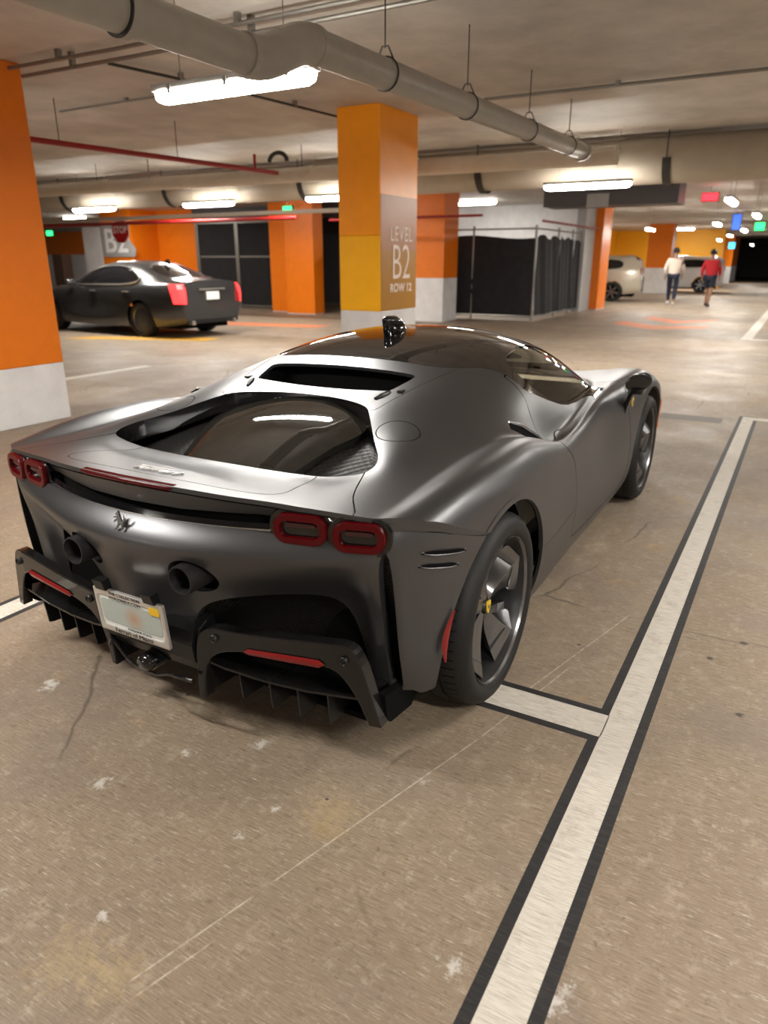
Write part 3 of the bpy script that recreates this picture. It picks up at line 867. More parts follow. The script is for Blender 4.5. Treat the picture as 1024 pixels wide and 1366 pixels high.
# ================================================================== THE SPORTS CAR
# ------------------------------------------------------------------ upper body: longitudinal control lines (x, y, z), half body y > 0
ROWS = [
 # 0 sill edge
 [(-1.0, .80, .20), (-.3, .86, .18), (.4, .89, .125), (1.2, .88, .12), (2.2, .88, .13), (2.65, .89, .16), (3.2, .85, .15), (3.6, .68, .14), (3.76, .42, .14)],
 # 1 lower side
 [(-1.0, .86, .35), (-.3, .93, .33), (.4, .955, .24), (1.2, .93, .235), (2.2, .945, .25), (2.65, .955, .30), (3.2, .92, .28), (3.6, .75, .26), (3.76, .48, .26)],
 # 2 side mid
 [(-1.0, .89, .50), (-.4, .955, .50), (0, .985, .50), (.4, .985, .44), (.8, .965, .42), (1.2, .945, .42), (1.7, .93, .43), (2.2, .955, .45), (2.65, .975, .48), (3.2, .93, .45), (3.6, .77, .42), (3.76, .49, .40)],
 # 3 side upper
 [(-1.0, .90, .64), (-.4, .955, .67), (0, .99, .68), (.4, .985, .62), (.8, .955, .58), (1.2, .925, .585), (1.7, .90, .59), (2.2, .945, .61), (2.65, .98, .64), (3.2, .93, .61), (3.6, .75, .54), (3.76, .48, .50)],
 # 4 shoulder, outer
 [(-1.0, .90, .74), (-.4, .955, .765), (0, .985, .80), (.4, .98, .765), (.8, .955, .705), (1.2, .915, .695), (1.7, .885, .72), (2.2, .925, .745), (2.65, .965, .77), (3.2, .90, .71), (3.6, .69, .60), (3.76, .44, .55)],
 # 5 crest
 [(-1.0, .86, .76), (-.5, .912, .826), (-.25, .938, .862), (0, .945, .878), (.3, .94, .868), (.6, .93, .815), (.85, .905, .775), (1.2, .88, .765), (1.7, .855, .80), (2.2, .87, .83), (2.65, .89, .85), (3.0, .83, .81), (3.4, .70, .71), (3.76, .40, .58)],
 # 6 shelf, inner end of the crest
 [(-1.0, .80, .81), (-.5, .85, .848), (-.25, .86, .882), (0, .865, .897), (.3, .872, .888), (.6, .88, .825), (.85, .865, .755), (1.2, .845, .745), (1.7, .81, .80), (2.2, .80, .835), (2.65, .78, .84), (3.1, .66, .79), (3.5, .50, .69), (3.76, .34, .59)],
 # 7 valley
 [(-1.0, .73, .835), (-.55, .78, .838), (-.2, .765, .848), (.1, .765, .862), (.4, .80, .868), (.65, .83, .815), (.85, .825, .745), (1.2, .80, .745), (1.7, .775, .79), (2.2, .745, .825), (2.65, .68, .815), (3.1, .56, .77), (3.5, .42, .68), (3.76, .28, .60)],
 # 8 buttress foot
 [(-1.0, .64, .84), (-.6, .70, .845), (-.4, .69, .852), (-.2, .69, .865), (.1, .69, .89), (.4, .735, .905), (.65, .765, .885), (.85, .77, .835), (1.2, .775, .80), (1.7, .755, .795), (2.2, .70, .815), (2.65, .58, .80), (3.1, .45, .755), (3.5, .34, .67), (3.76, .22, .60)],
 # 9 upper flank / side glass
 [(-1.0, .54, .86), (-.62, .60, .850), (-.45, .60, .852), (-.28, .62, .868), (-.1, .61, .908), (.1, .60, .937), (.4, .64, .965), (.65, .68, .97), (.95, .705, .95), (1.2, .71, .905), (1.5, .71, .865), (1.9, .70, .83), (2.2, .66, .815), (2.65, .47, .79), (3.1, .36, .745), (3.5, .27, .665), (3.76, .17, .60)],
 # 10 flank crest / upper side glass
 [(-1.0, .42, .88), (-.65, .48, .860), (-.45, .50, .848), (-.28, .53, .845), (-.1, .515, .905), (.1, .50, .957), (.4, .54, 1.01), (.65, .585, 1.03), (.95, .61, 1.05), (1.4, .62, 1.03), (1.8, .62, .955), (2.1, .61, .875), (2.4, .53, .81), (2.7, .38, .785), (3.1, .28, .74), (3.76, .12, .60)],
 # 11 seam / roof rail
 [(-1.0, .30, .90), (-.68, .35, .870), (-.5, .37, .850), (-.28, .41, .820), (-.1, .415, .89), (.1, .385, .968), (.4, .42, 1.035), (.65, .46, 1.078), (1.0, .50, 1.115), (1.4, .515, 1.11), (1.8, .52, 1.035), (2.1, .51, .93), (2.35, .46, .84), (2.7, .30, .785), (3.1, .20, .735), (3.76, .08, .60)],
 # 12 roof
 [(-1.0, .15, .905), (-.72, .18, .882), (-.5, .19, .850), (-.28, .20, .812), (-.1, .20, .90), (.1, .20, .955), (.25, .21, .985), (.4, .22, 1.03), (.65, .25, 1.115), (1.0, .28, 1.165), (1.4, .29, 1.168), (1.8, .30, 1.095), (2.1, .30, .985), (2.4, .27, .86), (2.75, .18, .785), (3.1, .12, .735), (3.76, .05, .60)],
 # 13 centre
 [(-1.0, 0, .91), (-.74, 0, .886), (-.5, 0, .850), (-.28, 0, .812), (-.1, 0, .90), (.1, 0, .95), (.25, 0, .978), (.4, 0, 1.03), (.65, 0, 1.125), (1.0, 0, 1.18), (1.4, 0, 1.185), (1.8, 0, 1.115), (2.1, 0, 1.005), (2.4, 0, .875), (2.75, 0, .785), (3.1, 0, .735), (3.76, 0, .60)],
]
ROWS.insert(7, [(x, y + .020, z - .001) for x, y, z in ROWS[7]])      # doubled row: a tight valley line
def upper_grid(nx=250, nv=150, x0=-0.98, x1=3.74):
    xs = np.linspace(x0, x1, nx)
    dx = xs[1] - xs[0]
    Cy, Cz = [], []
    for R in ROWS:
        R = np.array(R)
        Cy.append(gsmooth(pchip(R[:, 0], R[:, 1], xs), .05 / dx))
        Cz.append(gsmooth(pchip(R[:, 0], R[:, 2], xs), .05 / dx))
    B = bspline_mat(len(ROWS), nv)
    Cy[-1][:] = 0
    # the mirrored phantom row beyond the centre line has y of opposite sign
    By = B.copy()
    Y = B @ np.array(Cy); Z = B @ np.array(Cz)
    nseg = len(ROWS) - 1
    for s in range(nv):
        u = s / (nv - 1) * nseg; i = min(int(u), nseg - 1); t = u - i
        if i == nseg - 1: Y[s] -= 2 * (t**3 / 6) * Cy[-2]
    P = np.zeros((nv, nx, 3))
    P[:, :, 0] = xs[None, :]; P[:, :, 1] = Y; P[:, :, 2] = Z
    return P
UP = Patch.grid(upper_grid())
# orientation: outward normal must point up at the roof
if UP.N[np.argmax(UP.V[:, 2])][2] < 0: UP.flip()

# plan outline of the tail edge, half (x, y)
TAIL = [(-.752, 0), (-.747, .10), (-.736, .20), (-.70, .36), (-.655, .48), (-.625, .60), (-.592, .75), (-.562, .818), (-.532, .866), (-.506, .893), (-.459, .9185), (-.421, .934), (-.373, .948), (-.28, .964), (-.20, .9725), (-.12, .979), (.05, .986)]
_tx = np.array(TAIL)
TAIL_D = chaikin(TAIL, 3, closed=False)
_tcl = np.vstack([TAIL_D[TAIL_D[:, 0] < -.508], [[-.503, .897], [-.46, 1.1], [-.1, 1.6]]])
_tpoly = np.vstack([_tcl, [[5, 1.6], [5, -.6], [-.752, -.6]]])
_lzx = [-.62, -.54, -.515, -.505, -.48, -.459, -.421, -.373, -.28, -.20, -.163, -.10, -.02, .0, 5]
_lzz = [.40, .60, .80, .8245, .8215, .8155, .800, .777, .738, .706, .693, .675, .65, .2, 0]
def f_tail(V):
    a = poly_sd(np.stack([V[:, 0], np.abs(V[:, 1])], 1), _tpoly)
    return np.minimum(a, (V[:, 2] - np.interp(V[:, 0], _lzx, _lzz)) * .93)

ARCH_R, ARCH_F = (0.0, .347, .398), (2.65, .343, .402)
def f_arch(V):
    a = np.hypot(V[:, 0] - ARCH_R[0], V[:, 2] - ARCH_R[1]) - ARCH_R[2]
    b = np.hypot(V[:, 0] - ARCH_F[0], V[:, 2] - ARCH_F[1]) - ARCH_F[2]
    side = np.abs(V[:, 1]) - 0.70
    return np.maximum(np.minimum(a, b), -side)

UP = UP.clip(lambda V: np.maximum(V[:, 0] + .12, V[:, 2] - .56))
_UV = UP.V[UP.V[:, 2] > .55]
def zsurf(x, y):
    """height of the upper body surface above plan point (x, y)"""
    d = (_UV[:, 0] - x)**2 + (_UV[:, 1] - abs(y))**2
    i = np.argsort(d)[:4]; w = 1 / (d[i] + 1e-8)
    return float((w * _UV[i, 2]).sum() / w.sum())
# ------------------------------------------------------------------ car materials
M_PAINT = pbr('satin_grey_paint', (.114, .115, .121), rough=.37, metal=.82, spec=.5)
M_BLACKGLOSS = pbr('gloss_black', (.006, .006, .007), rough=.06, coat=.6, coat_rough=.02)
M_BLACK = pbr('satin_black', (.008, .008, .009), rough=.38)
M_DARK = pbr('matt_dark_void', (.004, .004, .004), rough=.9, spec=.1)
M_CARBON = pbr('dark_grey_diffuser_paint', (.018, .017, .017), rough=.22, metal=.5, coat=.4)
M_CHROME = pbr('chrome', (.9, .9, .9), rough=.22, metal=1)
def glass_mat(name, tint, refl=1.0):
    m, nt, b = mat_new(name)
    nt.nodes.remove(b)
    out = nt.nodes['Material Output']
    tr = nt.nodes.new('ShaderNodeBsdfTransparent'); tr.inputs[0].default_value = (*tint, 1)
    gl = nt.nodes.new('ShaderNodeBsdfGlossy'); gl.inputs['Roughness'].default_value = .015; gl.inputs[0].default_value = (refl, refl, refl, 1)
    fr = nt.nodes.new('ShaderNodeFresnel'); fr.inputs[0].default_value = 1.5
    mx = nt.nodes.new('ShaderNodeMixShader')
    nt.links.new(fr.outputs[0], mx.inputs[0]); nt.links.new(tr.outputs[0], mx.inputs[1]); nt.links.new(gl.outputs[0], mx.inputs[2])
    nt.links.new(mx.outputs[0], out.inputs[0])
    return m
M_BADGE = pbr('bright_badge_silver', (.80, .80, .80), rough=.3, metal=.55)
M_GLASS = glass_mat('tinted_glass', (.80, .88, .78))
M_ENGGLASS = pbr('dark_engine_glass', (.02, .019, .016), rough=.03, spec=.7, coat=.3, coat_rough=.01)
M_RED = pbr('red_lens', (.075, .0015, .003), rough=.25, spec=.3)
M_REDREF = pbr('red_reflector', (.20, .006, .006), rough=.3, coat=.1)
M_TYRE = pbr('tyre_rubber', (.007, .007, .007), rough=.62, bump=.25, bscale=90)
M_RIM = pbr('gunmetal_alloy', (.20, .20, .205), rough=.26, metal=.9)
M_RIMDARK = pbr('dark_alloy_barrel', (.05, .05, .052), rough=.35, metal=.8)
M_DISC = pbr('brake_disc', (.10, .10, .10), rough=.45, metal=.6)
M_TIP = pbr('matt_black_exhaust', (.022, .021, .021), rough=.55, metal=.4)
M_YELLOW = pbr('yellow_enamel', (.85, .55, .02), rough=.25, coat=.5)
M_AMBER = pbr('amber_lens', (.75, .18, .01), rough=.2, coat=.5)
M_PLATE = pbr('white_plate', (.72, .74, .72), rough=.4)
M_PLATEBLUR = pbr('plate_greyed_out', (.42, .47, .44), rough=.4)
_nt = M_PLATEBLUR.node_tree
_tc = _nt.nodes.new('ShaderNodeTexCoord'); _vd = _nt.nodes.new('ShaderNodeVectorMath'); _vd.operation = 'DISTANCE'; _vd.inputs[1].default_value = (-.776, -.012, .418)
_nt.links.new(_tc.outputs['Object'], _vd.inputs[0])
_cr = _nt.nodes.new('ShaderNodeValToRGB')
_cr.color_ramp.elements[0].color = (.45, .27, .17, 1); _cr.color_ramp.elements[1].color = (.42, .47, .44, 1); _cr.color_ramp.elements[1].position = .05
_nt.links.new(_vd.outputs['Value'], _cr.inputs[0]); _nt.links.new(_cr.outputs[0], _nt.nodes['Principled BSDF'].inputs['Base Color'])
M_STICK = pbr('yellow_sticker', (.80, .50, .02), rough=.5)
M_INK = pbr('black_ink', (.02, .02, .02), rough=.5)
M_SEAT = pbr('pale_leather', (.60, .58, .48), rough=.55)
M_TRIM = pbr('dark_cabin_trim', (.03, .03, .03), rough=.6)
M_FRAME = pbr('brushed_plate_frame', (.62, .60, .57), rough=.3, metal=.6)

def mesh_mat(name, scale, col=(.02, .02, .021), hole=.33, axis='yz', metal=.6, rough=.3):
    """perforated hexagonal grille: dark holes between raised ribs"""
    m, nt, b = mat_new(name)
    L = nt.links.new
    tc = nt.nodes.new('ShaderNodeTexCoord')
    sp = nt.nodes.new('ShaderNodeSeparateXYZ')
    cb = nt.nodes.new('ShaderNodeCombineXYZ')
    L(tc.outputs['Object'], sp.inputs[0])
    ax = {'x': 0, 'y': 1, 'z': 2}
    L(sp.outputs[ax[axis[0]]], cb.inputs[0])
    L(sp.outputs[ax[axis[1]]], cb.inputs[1])
    vo = nt.nodes.new('ShaderNodeTexVoronoi')
    vo.voronoi_dimensions = '2D'
    vo.inputs['Scale'].default_value = scale
    vo.inputs['Randomness'].default_value = 0.0
    mp = nt.nodes.new('ShaderNodeMapping')
    mp.inputs['Rotation'].default_value = (0, 0, math.radians(45))
    L(cb.outputs[0], mp.inputs[0])
    L(mp.outputs[0], vo.inputs['Vector'])
    rp = nt.nodes.new('ShaderNodeValToRGB')
    rp.color_ramp.elements[0].position = hole
    rp.color_ramp.elements[0].color = (.0015, .0015, .0015, 1)
    rp.color_ramp.elements[1].position = hole + .08
    rp.color_ramp.elements[1].color = (*col, 1)
    L(vo.outputs['Distance'], rp.inputs[0])
    L(rp.outputs[0], b.inputs['Base Color'])
    bp = nt.nodes.new('ShaderNodeBump')
    bp.inputs['Strength'].default_value = .8
    bp.inputs['Distance'].default_value = .003
    L(vo.outputs['Distance'], bp.inputs['Height'])
    L(bp.outputs[0], b.inputs['Normal'])
    b.inputs['Roughness'].default_value = rough
    b.inputs['Metallic'].default_value = metal
    return m
M_MESH = mesh_mat('fine_black_grille', 118)
M_MESHBIG = mesh_mat('perforated_black_plate', 46, col=(.010, .010, .010), axis='xy', hole=.36, metal=0, rough=.55)

CAR = empty('sports_car', (0, 0, .0016), 0, 'satin grey mid-engined sports coupe with black roof parked between white lines', 'car')
G = .0028
# ------------------------------------------------------------------ cut lines
ROOF_REAR = chaikin([(.585, 0), (.588, .2), (.60, .40), (.68, .485), (.79, .545), (.88, .635), (.93, .70), (.99, .86)], 3, False)
WS_BASE = chaikin([(2.46, 0), (2.42, .25), (2.28, .44), (2.10, .60), (2.0, .80)], 3, False)
BELT = [(.80, 1.02), (.93, .957), (1.05, .915), (1.2, .868), (1.33, .832), (1.45, .812), (1.6, .804), (1.9, .80), (2.05, .808), (2.12, .84), (2.3, .80), (2.6, .70)]
_gh_plan = np.vstack([ROOF_REAR, WS_BASE[::-1]])
_gh_poly = np.vstack([_gh_plan, [[2.5, -.5], [.585, -.5]]])
_bx, _bz = np.array(BELT).T
def f_gh(V):
    a = poly_sd(np.stack([V[:, 0], np.abs(V[:, 1])], 1), _gh_poly)
    b = (V[:, 2] - np.interp(V[:, 0], _bx, _bz)) * .92
    return np.minimum(a, b)
WIN = chaikin([(.935, 1.062), (1.03, .945), (1.22, .873), (1.36, .832), (1.50, .818), (1.9, .813), (2.13, .815), (2.06, .875), (1.86, .985), (1.62, 1.072), (1.36, 1.106), (1.12, 1.098)], 2)
def f_win(V): return np.minimum(poly_sd(V[:, [0, 2]], WIN), np.abs(V[:, 1]) - .44)
WSCR = chaikin(symxy([(1.42, .001), (1.43, .30), (1.50, .42), (1.72, .46), (2.06, .50), (2.20, .47), (2.32, .33), (2.40, .15), (2.43, .001)]), 2)
f_wscr = in_xy(WSCR)

BASE = UP.clip(f_tail)
TAILRIM = [BASE.V[list(e)] for e in BASE.rim]
BASE = BASE.clip(f_arch)
GH = BASE.clip(f_gh, 1, 0)
BODY = BASE.clip(f_gh, -1, G * .6)
WINP = GH.clip(f_win, 1, .004)
ROOFP = GH.clip(f_win, -1, 0).clip(f_wscr, -1, 0)
WSP = GH.clip(f_wscr, 1, .004)
def up2(v): return v[2] > .6
ROOFP.lip(.02).both().obj('roof', M_BLACKGLOSS, CAR)
WSP.offset(-.004).both().obj('windscreen', M_GLASS, CAR)
for s, p in ((1, WINP.offset(-.004)), (-1, WINP.offset(-.004).mirror())):
    p.obj('side_window', M_GLASS, CAR)

# ------------------------------------------------------------------ doors, front, rear panels
DOOR = chaikin([(.78, 1.10), (.885, .955), (.835, .87), (.795, .79), (.84, .735), (.925, .67), (.985, .56), (1.005, .42), (.985, .30), (1.02, .265), (1.3, .235), (1.8, .225), (2.14, .24), (2.17, .40), (2.15, .60), (2.10, .74), (2.16, .80), (2.2, .84), (2.2, 1.2), (.78, 1.2)], 2)
def f_door(V): return np.minimum(poly_sd(V[:, [0, 2]], DOOR), (np.abs(V[:, 1]) - .62) )
DOORP = BODY.clip(f_door, 1, G)
REST = BODY.clip(f_door, -1, G)
DOORP = DOORP.lip(.015)
for p in (DOORP, DOORP.mirror()):
    o = p.obj('door', M_PAINT, CAR)
FRONT = REST.clip(lambda V: V[:, 0] - 1.55)
REAR = REST.clip(lambda V: 1.55 - V[:, 0])
# sill strip below the door belongs to both: keep it with the rear quarter
FRONT.lip(.015).both().obj('front_clamshell', M_PAINT, CAR)

WELL = chaikin([(-.285, -.3), (-.285, .30), (-.295, .48), (-.285, .585), (-.19, .585), (-.08, .50), (.04, .415), (.115, .362), (.16, .325), (.215, .22), (.25, .1), (.255, -.1), (.25, -.3)], 2)
def f_well(V): return poly_sd(np.stack([V[:, 0], np.abs(V[:, 1])], 1), WELL)
SLOT = chaikin([(.318, -.3), (.32, .30), (.322, .335), (.36, .345), (.485, .372), (.497, .355), (.503, .2), (.505, -.3)], 1)
def f_slot(V): return poly_sd(np.stack([V[:, 0], np.abs(V[:, 1])], 1), SLOT)
OVAL = (.023, .536, .079)
def f_oval(V): return OVAL[2] - np.hypot(V[:, 0] - OVAL[0], np.abs(V[:, 1]) - OVAL[1])
LID = chaikin([(-.2, -.5), (-.2, .385), (-.30, .40), (-.46, .45), (-.575, .475), (-.625, .40), (-.655, .2), (-.66, -.2), (-.66, -.5)], 3)
def f_lid(V): return poly_sd(np.stack([V[:, 0], np.abs(V[:, 1])], 1), LID)
DECK = chaikin([(-.2, -.5), (-.2, .545), (-.30, .585), (-.46, .645), (-.54, .70), (-.585, .735), (-.9, .76), (-.9, -.5)], 2)
def f_deck(V): return poly_sd(np.stack([V[:, 0], np.abs(V[:, 1])], 1), DECK)
BRIDGE = chaikin([(.10, -.5), (.10, .372), (.25, .395), (.45, .435), (.60, .468), (.75, .50), (1.2, .52), (1.2, -.5)], 1)
def f_bridge(V): return np.minimum(poly_sd(np.stack([V[:, 0], np.abs(V[:, 1])], 1), BRIDGE), V[:, 2] - .8)

REAR = REAR.clip(f_well, -1, 0)
WELLRIM = [REAR.V[list(e)] for e in REAR.rim]
REAR = REAR.clip(f_slot, -1, 0)
SLOTRIM = [REAR.V[list(e)] for e in REAR.rim]
INNER = REAR.offset(-.018).clip(f_arch)
def near_rim(rim):
    pts = np.array(rim).reshape(-1, 3)
    return lambda v: np.min(np.linalg.norm(pts - v, axis=1)) < .012
CAP = REAR.clip(f_oval, 1, G * .7)
REAR = REAR.clip(f_oval, -1, G * .7)
BR = REAR.clip(f_bridge, 1, G * .5)
REAR = REAR.clip(f_bridge, -1, G * .5)
DK = REAR.clip(f_deck, 1, G * .7)
QP = REAR.clip(f_deck, -1, G * .7)
LD = DK.clip(f_lid, 1, G * .7)
DK = DK.clip(f_lid, -1, G * .7)
for p in (CAP, CAP.mirror()):
    p.lip(.008).obj('filler_cap', M_PAINT, CAR)
BR.lip(.014).both().obj('roof_bridge', M_PAINT, CAR)
LD.lip(.014).both().obj('engine_lid', M_PAINT, CAR)
DK.lip(.014).both().obj('ducktail', M_PAINT, CAR)
def f_sill(V): return np.minimum((.437 - .03 * (V[:, 0] - .4)) - V[:, 2], np.minimum(V[:, 0] - .1, np.abs(V[:, 1]) - .6))
SILL = QP.clip(f_sill, 1, .0012)
LIPQ = QP.clip(f_arch, -1, -.020).clip(lambda V: np.minimum(V[:, 0] + .30, 1.2 - V[:, 0])).offset(.0025)
QP = QP.clip(f_sill, -1, .0012)
for p in (QP, QP.mirror()):
    p.lip(.014).obj('rear_quarter_panel', M_PAINT, CAR)
for p in (SILL, SILL.mirror()):
    p.lip(.010).obj('side_sill', M_PAINT, CAR)
for p in (LIPQ, LIPQ.mirror()):
    p.lip(.004).obj('arch_lip', M_PAINT, CAR)
INNER.both().obj('inner_body_shell', M_DARK, CAR)

# arch liners: inner fold of the arch edge
def arch_liner(c, name):
    cx, cz, r = c
    a = np.radians(np.linspace(-4, 186, 60))
    for s in (1, -1):
        P = np.zeros((60, 3, 3))
        for i, t in enumerate(a):
            for j, (yy, rr) in enumerate(((.90, r + .004), (.62, r + .004), (.52, r - .02))):
                P[i, j] = (cx + rr * math.cos(t), s * yy, max(.13, cz + rr * math.sin(t)))
        V = P.reshape(-1, 3)
        F = [(i * 3 + j, (i + 1) * 3 + j, (i + 1) * 3 + j + 1, i * 3 + j + 1) for i in range(59) for j in range(2)]
        n = len(V)
        V = np.vstack([V, [[cx, s * .52, cz]]])
        F += [(i * 3 + 2, (i + 1) * 3 + 2, n) for i in range(59)]
        mesh_obj(name, V, F, M_DARK, CAR)
arch_liner(ARCH_R, 'rear_arch_liner')
arch_liner(ARCH_F, 'front_arch_liner')

# ------------------------------------------------------------------ tail: lip face below the ducktail edge
TP = TAIL_D
_seg = np.hypot(*np.diff(TP, axis=0).T)
TS = np.concatenate([[0], np.cumsum(_seg)])
def plan(s):
    """plan point and outward normal at arc length s from the centre line (y > 0 side)"""
    x = np.interp(s, TS, TP[:, 0]); y = np.interp(s, TS, TP[:, 1])
    e = .02
    dx = np.interp(min(s + e, TS[-1]), TS, TP[:, 0]) - np.interp(max(s - e, 0), TS, TP[:, 0])
    dy = np.interp(min(s + e, TS[-1]), TS, TP[:, 1]) - np.interp(max(s - e, 0), TS, TP[:, 1])
    if s < e: dx = 0.0
    L = math.hypot(dx, dy)
    return np.array([x, y]), np.array([-dy / L, dx / L])
def s_of_y(y): return float(np.interp(y, TP[:, 1], TS))
def s_of_x(x): return float(np.interp(x, TP[:, 0], TS))
# the edge as cut from the body, ordered along s
_rp = np.array([p for e in TAILRIM for p in e])
_rp = _rp[_rp[:, 2] > .5]
_rp = _rp[_rp[:, 0] < -.02]
_rs = np.where(_rp[:, 0] > -.515, np.interp(_rp[:, 0], TP[:, 0], TS), np.interp(_rp[:, 1], TP[:, 1], TS))
_o = np.argsort(_rs)
_rs, _rp = _rs[_o], _rp[_o]
_su = np.linspace(0, _rs[-1], 260)
LIPC = np.stack([gsmooth(np.interp(_su, _rs, _rp[:, k]), 2.0) for k in range(3)], 1)
LIPC[0, 1] = 0
def lip_pt(s): return np.array([np.interp(s, _su, LIPC[:, k]) for k in range(3)])
def lip_z(s): return float(np.interp(s, _su, LIPC[:, 2]))
SEAM_H = [(0, .082), (.2, .078), (s_of_y(.48), .052), (s_of_y(.6), .046), (s_of_y(.75), .044), (s_of_y(.83), .042), (s_of_y(.88), .036), (s_of_x(-.37), .026), (s_of_x(-.2), .012), (s_of_x(.0), .004)]
def seam_z(s):
    a = np.array(SEAM_H); return lip_z(s) - float(np.interp(s, a[:, 0], a[:, 1]))
S_END = s_of_x(-.12)
ss = np.linspace(0, S_END, 140)
GR = np.zeros((len(ss), 6, 3))
for i, s in enumerate(ss):
    p, n = plan(s)
    zt, zb = lip_z(s), seam_z(s)
    for j, t in enumerate(np.linspace(0, 1, 6)):
        lp = lip_pt(s)
        q = lp[:2] * (1 - t) + (p + n * (-.003 - .028 * float(np.interp(p[1], [.45, .70], [1, .08])))) * t
        GR[i, j] = (q[0], q[1], zt + (zb - zt) * t)
LP = Patch.grid(GR)
if LP.N[3][0] > 0: LP.flip()
LP = LP.clip(f_arch)
LP.lip(.03, direction=(1, 0, 0), fn=lambda v: v[2] < seam_z(s_of_y(v[1])) + .003 and v[1] < .84).both().obj('tail_lip_face', M_PAINT, CAR)

# ------------------------------------------------------------------ rear bumper
BZ = [0, 1, 2, 3, 4, 5, 6, 7, 8, 9, 10]
ZL = [None, .765, .732, .702, .680, .61, .54, .45, .36, .28, .215]
COLS = [   # y on the plan line, outward offset per level
 (0.00, [-.030, -.010, .022, .040, .040, .012, -.022, -.038, -.045, -.05, -.055]),
 (0.12, [-.030, -.010, .022, .040, .040, .012, -.024, -.042, -.05, -.055, -.06]),
 (0.25, [-0.018, -0.006, 0.022, 0.041, 0.041, 0.01, -0.03, -0.052, -0.066, -0.076, -0.085]),
 (0.38, [-0.018, -0.005, 0.022, 0.041, 0.036, 0.0, -0.055, -0.082, -0.095, -0.105, -0.11]),
 (0.50, [-0.016, -0.003, 0.019, 0.036, 0.03, -0.01, -0.075, -0.105, -0.12, -0.13, -0.135]),
 (0.60, [-0.016, -0.003, 0.014, 0.027, 0.02, -0.025, -0.09, -0.12, -0.135, -0.145, -0.15]),
 (0.68, [-0.016, -0.003, 0.009, 0.016, 0.006, -0.042, -0.095, -0.12, -0.14, -0.15, -0.155]),
 (0.735, [-0.015, -0.003, 0.005, 0.008, 0.002, -0.026, -0.066, -0.098, -0.12, -0.14, -0.155]),
 (0.775, [-0.014, -0.003, 0.003, 0.005, 0.002, -0.012, -0.036, -0.06, -0.084, -0.108, -0.138]),
 (0.805, [-.012, -.002, .001, .0, -.004, -.018, -.034, -.05, -.07, -.095, -.125]),
 (0.835, [-.008, .0, .002, .003, .003, .002, -.002, -.010, -.022, -.045, -.085]),
 (0.87, [-.006, .0, .002, .003, .004, .004, .002, -.004, -.014, -.034, -.07]),
 (0.905, [-.004, .0, .001, .002, .003, .003, .001, -.004, -.013, -.03, -.06]),
 (0.94, [-.003, .0, .0, .001, .001, .001, .0, -.004, -.012, -.026, -.05]),
 (0.963, [-.001, .0, .0, .0, .0, .0, .0, -.004, -.010, -.022, -.045]),
 (0.977, [0, .0, .0, .0, .0, .0, .0, -.003, -.008, -.018, -.04]),
]
ctrl = np.zeros((len(COLS), len(ZL), 3))
for i, (y, ds) in enumerate(COLS):
    s = s_of_y(y)
    p, n = plan(s)
    if y == 0: n = np.array([-1., 0.])
    zs = seam_z(s)
    for j, d in enumerate(ds):
        z = zs - .001 if ZL[j] is None else ZL[j]
        if ZL[j] is not None and j <= 3:                       # keep levels in order where the seam drops
            z = min(z, zs - .018 * j)
        if j == 4: z = min(z, zs - .08)
        if j == 5: z = min(z, zs - .12)
        ctrl[i, j] = (p[0] + n[0] * d, p[1] + n[1] * d, z)
def bs_eval(ctrl, nu, nv):
    """bicubic B-spline; u mirrored at the car's centre line, other ends clamped"""
    nu_c, nv_c = ctrl.shape[:2]
    Bv = bspline_mat(nv_c, nv, hi='clamp')
    A = np.einsum('vk,ukc->uvc', Bv, ctrl)
    ext = np.concatenate([A[1:2] * np.array([1, -1, 1]), A], 0)
    out = np.zeros((nu, nv, 3))
    nseg = nu_c - 1
    for s in range(nu):
        u = s / (nu - 1) * nseg
        i = min(int(u), nseg - 1); t = u - i
        b = ((1 - t)**3 / 6, (3 * t**3 - 6 * t**2 + 4) / 6, (-3 * t**3 + 3 * t**2 + 3 * t + 1) / 6, t**3 / 6)
        for k in range(4):
            j = i + k                                       # index into ext
            if j > nu_c: out[s] += b[k] * (2 * ext[nu_c] - ext[nu_c - 1])
            else: out[s] += b[k] * ext[j]
    return out
BG = bs_eval(ctrl, 220, 120)
BP = Patch.grid(BG)
if BP.N[5][0] > 0: BP.flip()
GAPTOP = chaikin([(-.3, .772), (.2, .770), (.40, .768), (.50, .763), (.66, .757), (.80, .750), (.835, .775), (.835, .95), (-.3, .95)], 2)
def f_gap(V): return poly_sd(np.stack([np.abs(V[:, 1]), V[:, 2]], 1), GAPTOP)
EXH = (.236, .599, .077, .063)
def f_exh(V): return (1 - np.hypot((np.abs(V[:, 1]) - EXH[0]) / EXH[2], (V[:, 2] - EXH[1]) / EXH[3])) * EXH[3]
MESHP = chaikin([(.165, .10), (.175, .40), (.215, .475), (.30, .515), (.45, .538), (.58, .548), (.64, .530), (.675, .47), (.695, .38), (.71, .29), (.72, .10)], 2)
def f_mesh(V): return poly_sd(np.stack([np.abs(V[:, 1]), V[:, 2]], 1), MESHP)
SLIT = chaikin([(.802, .725), (.822, .735), (.832, .66), (.838, .56), (.842, .44), (.846, .32), (.838, .262), (.80, .262), (.795, .34), (.793, .46), (.791, .58), (.794, .66)], 1)
def f_slit(V): return np.minimum(poly_sd(np.stack([np.abs(V[:, 1]), V[:, 2]], 1), SLIT), -V[:, 0] - .38)
BOT = [(-.9, .30), (-.70, .30), (-.55, .27), (-.47, .255), (-.43, .225), (-.385, .222), (-.365, .235), (0, .235)]
_bbx, _bbz = np.array(BOT).T
def f_bot(V): return V[:, 2] - np.interp(V[:, 0], _bbx, _bbz)
BFULL = BP.copy()
BP = BP.clip(f_arch)
BP = BP.clip(f_gap, -1, 0)
BP = BP.clip(f_exh, -1, 0)
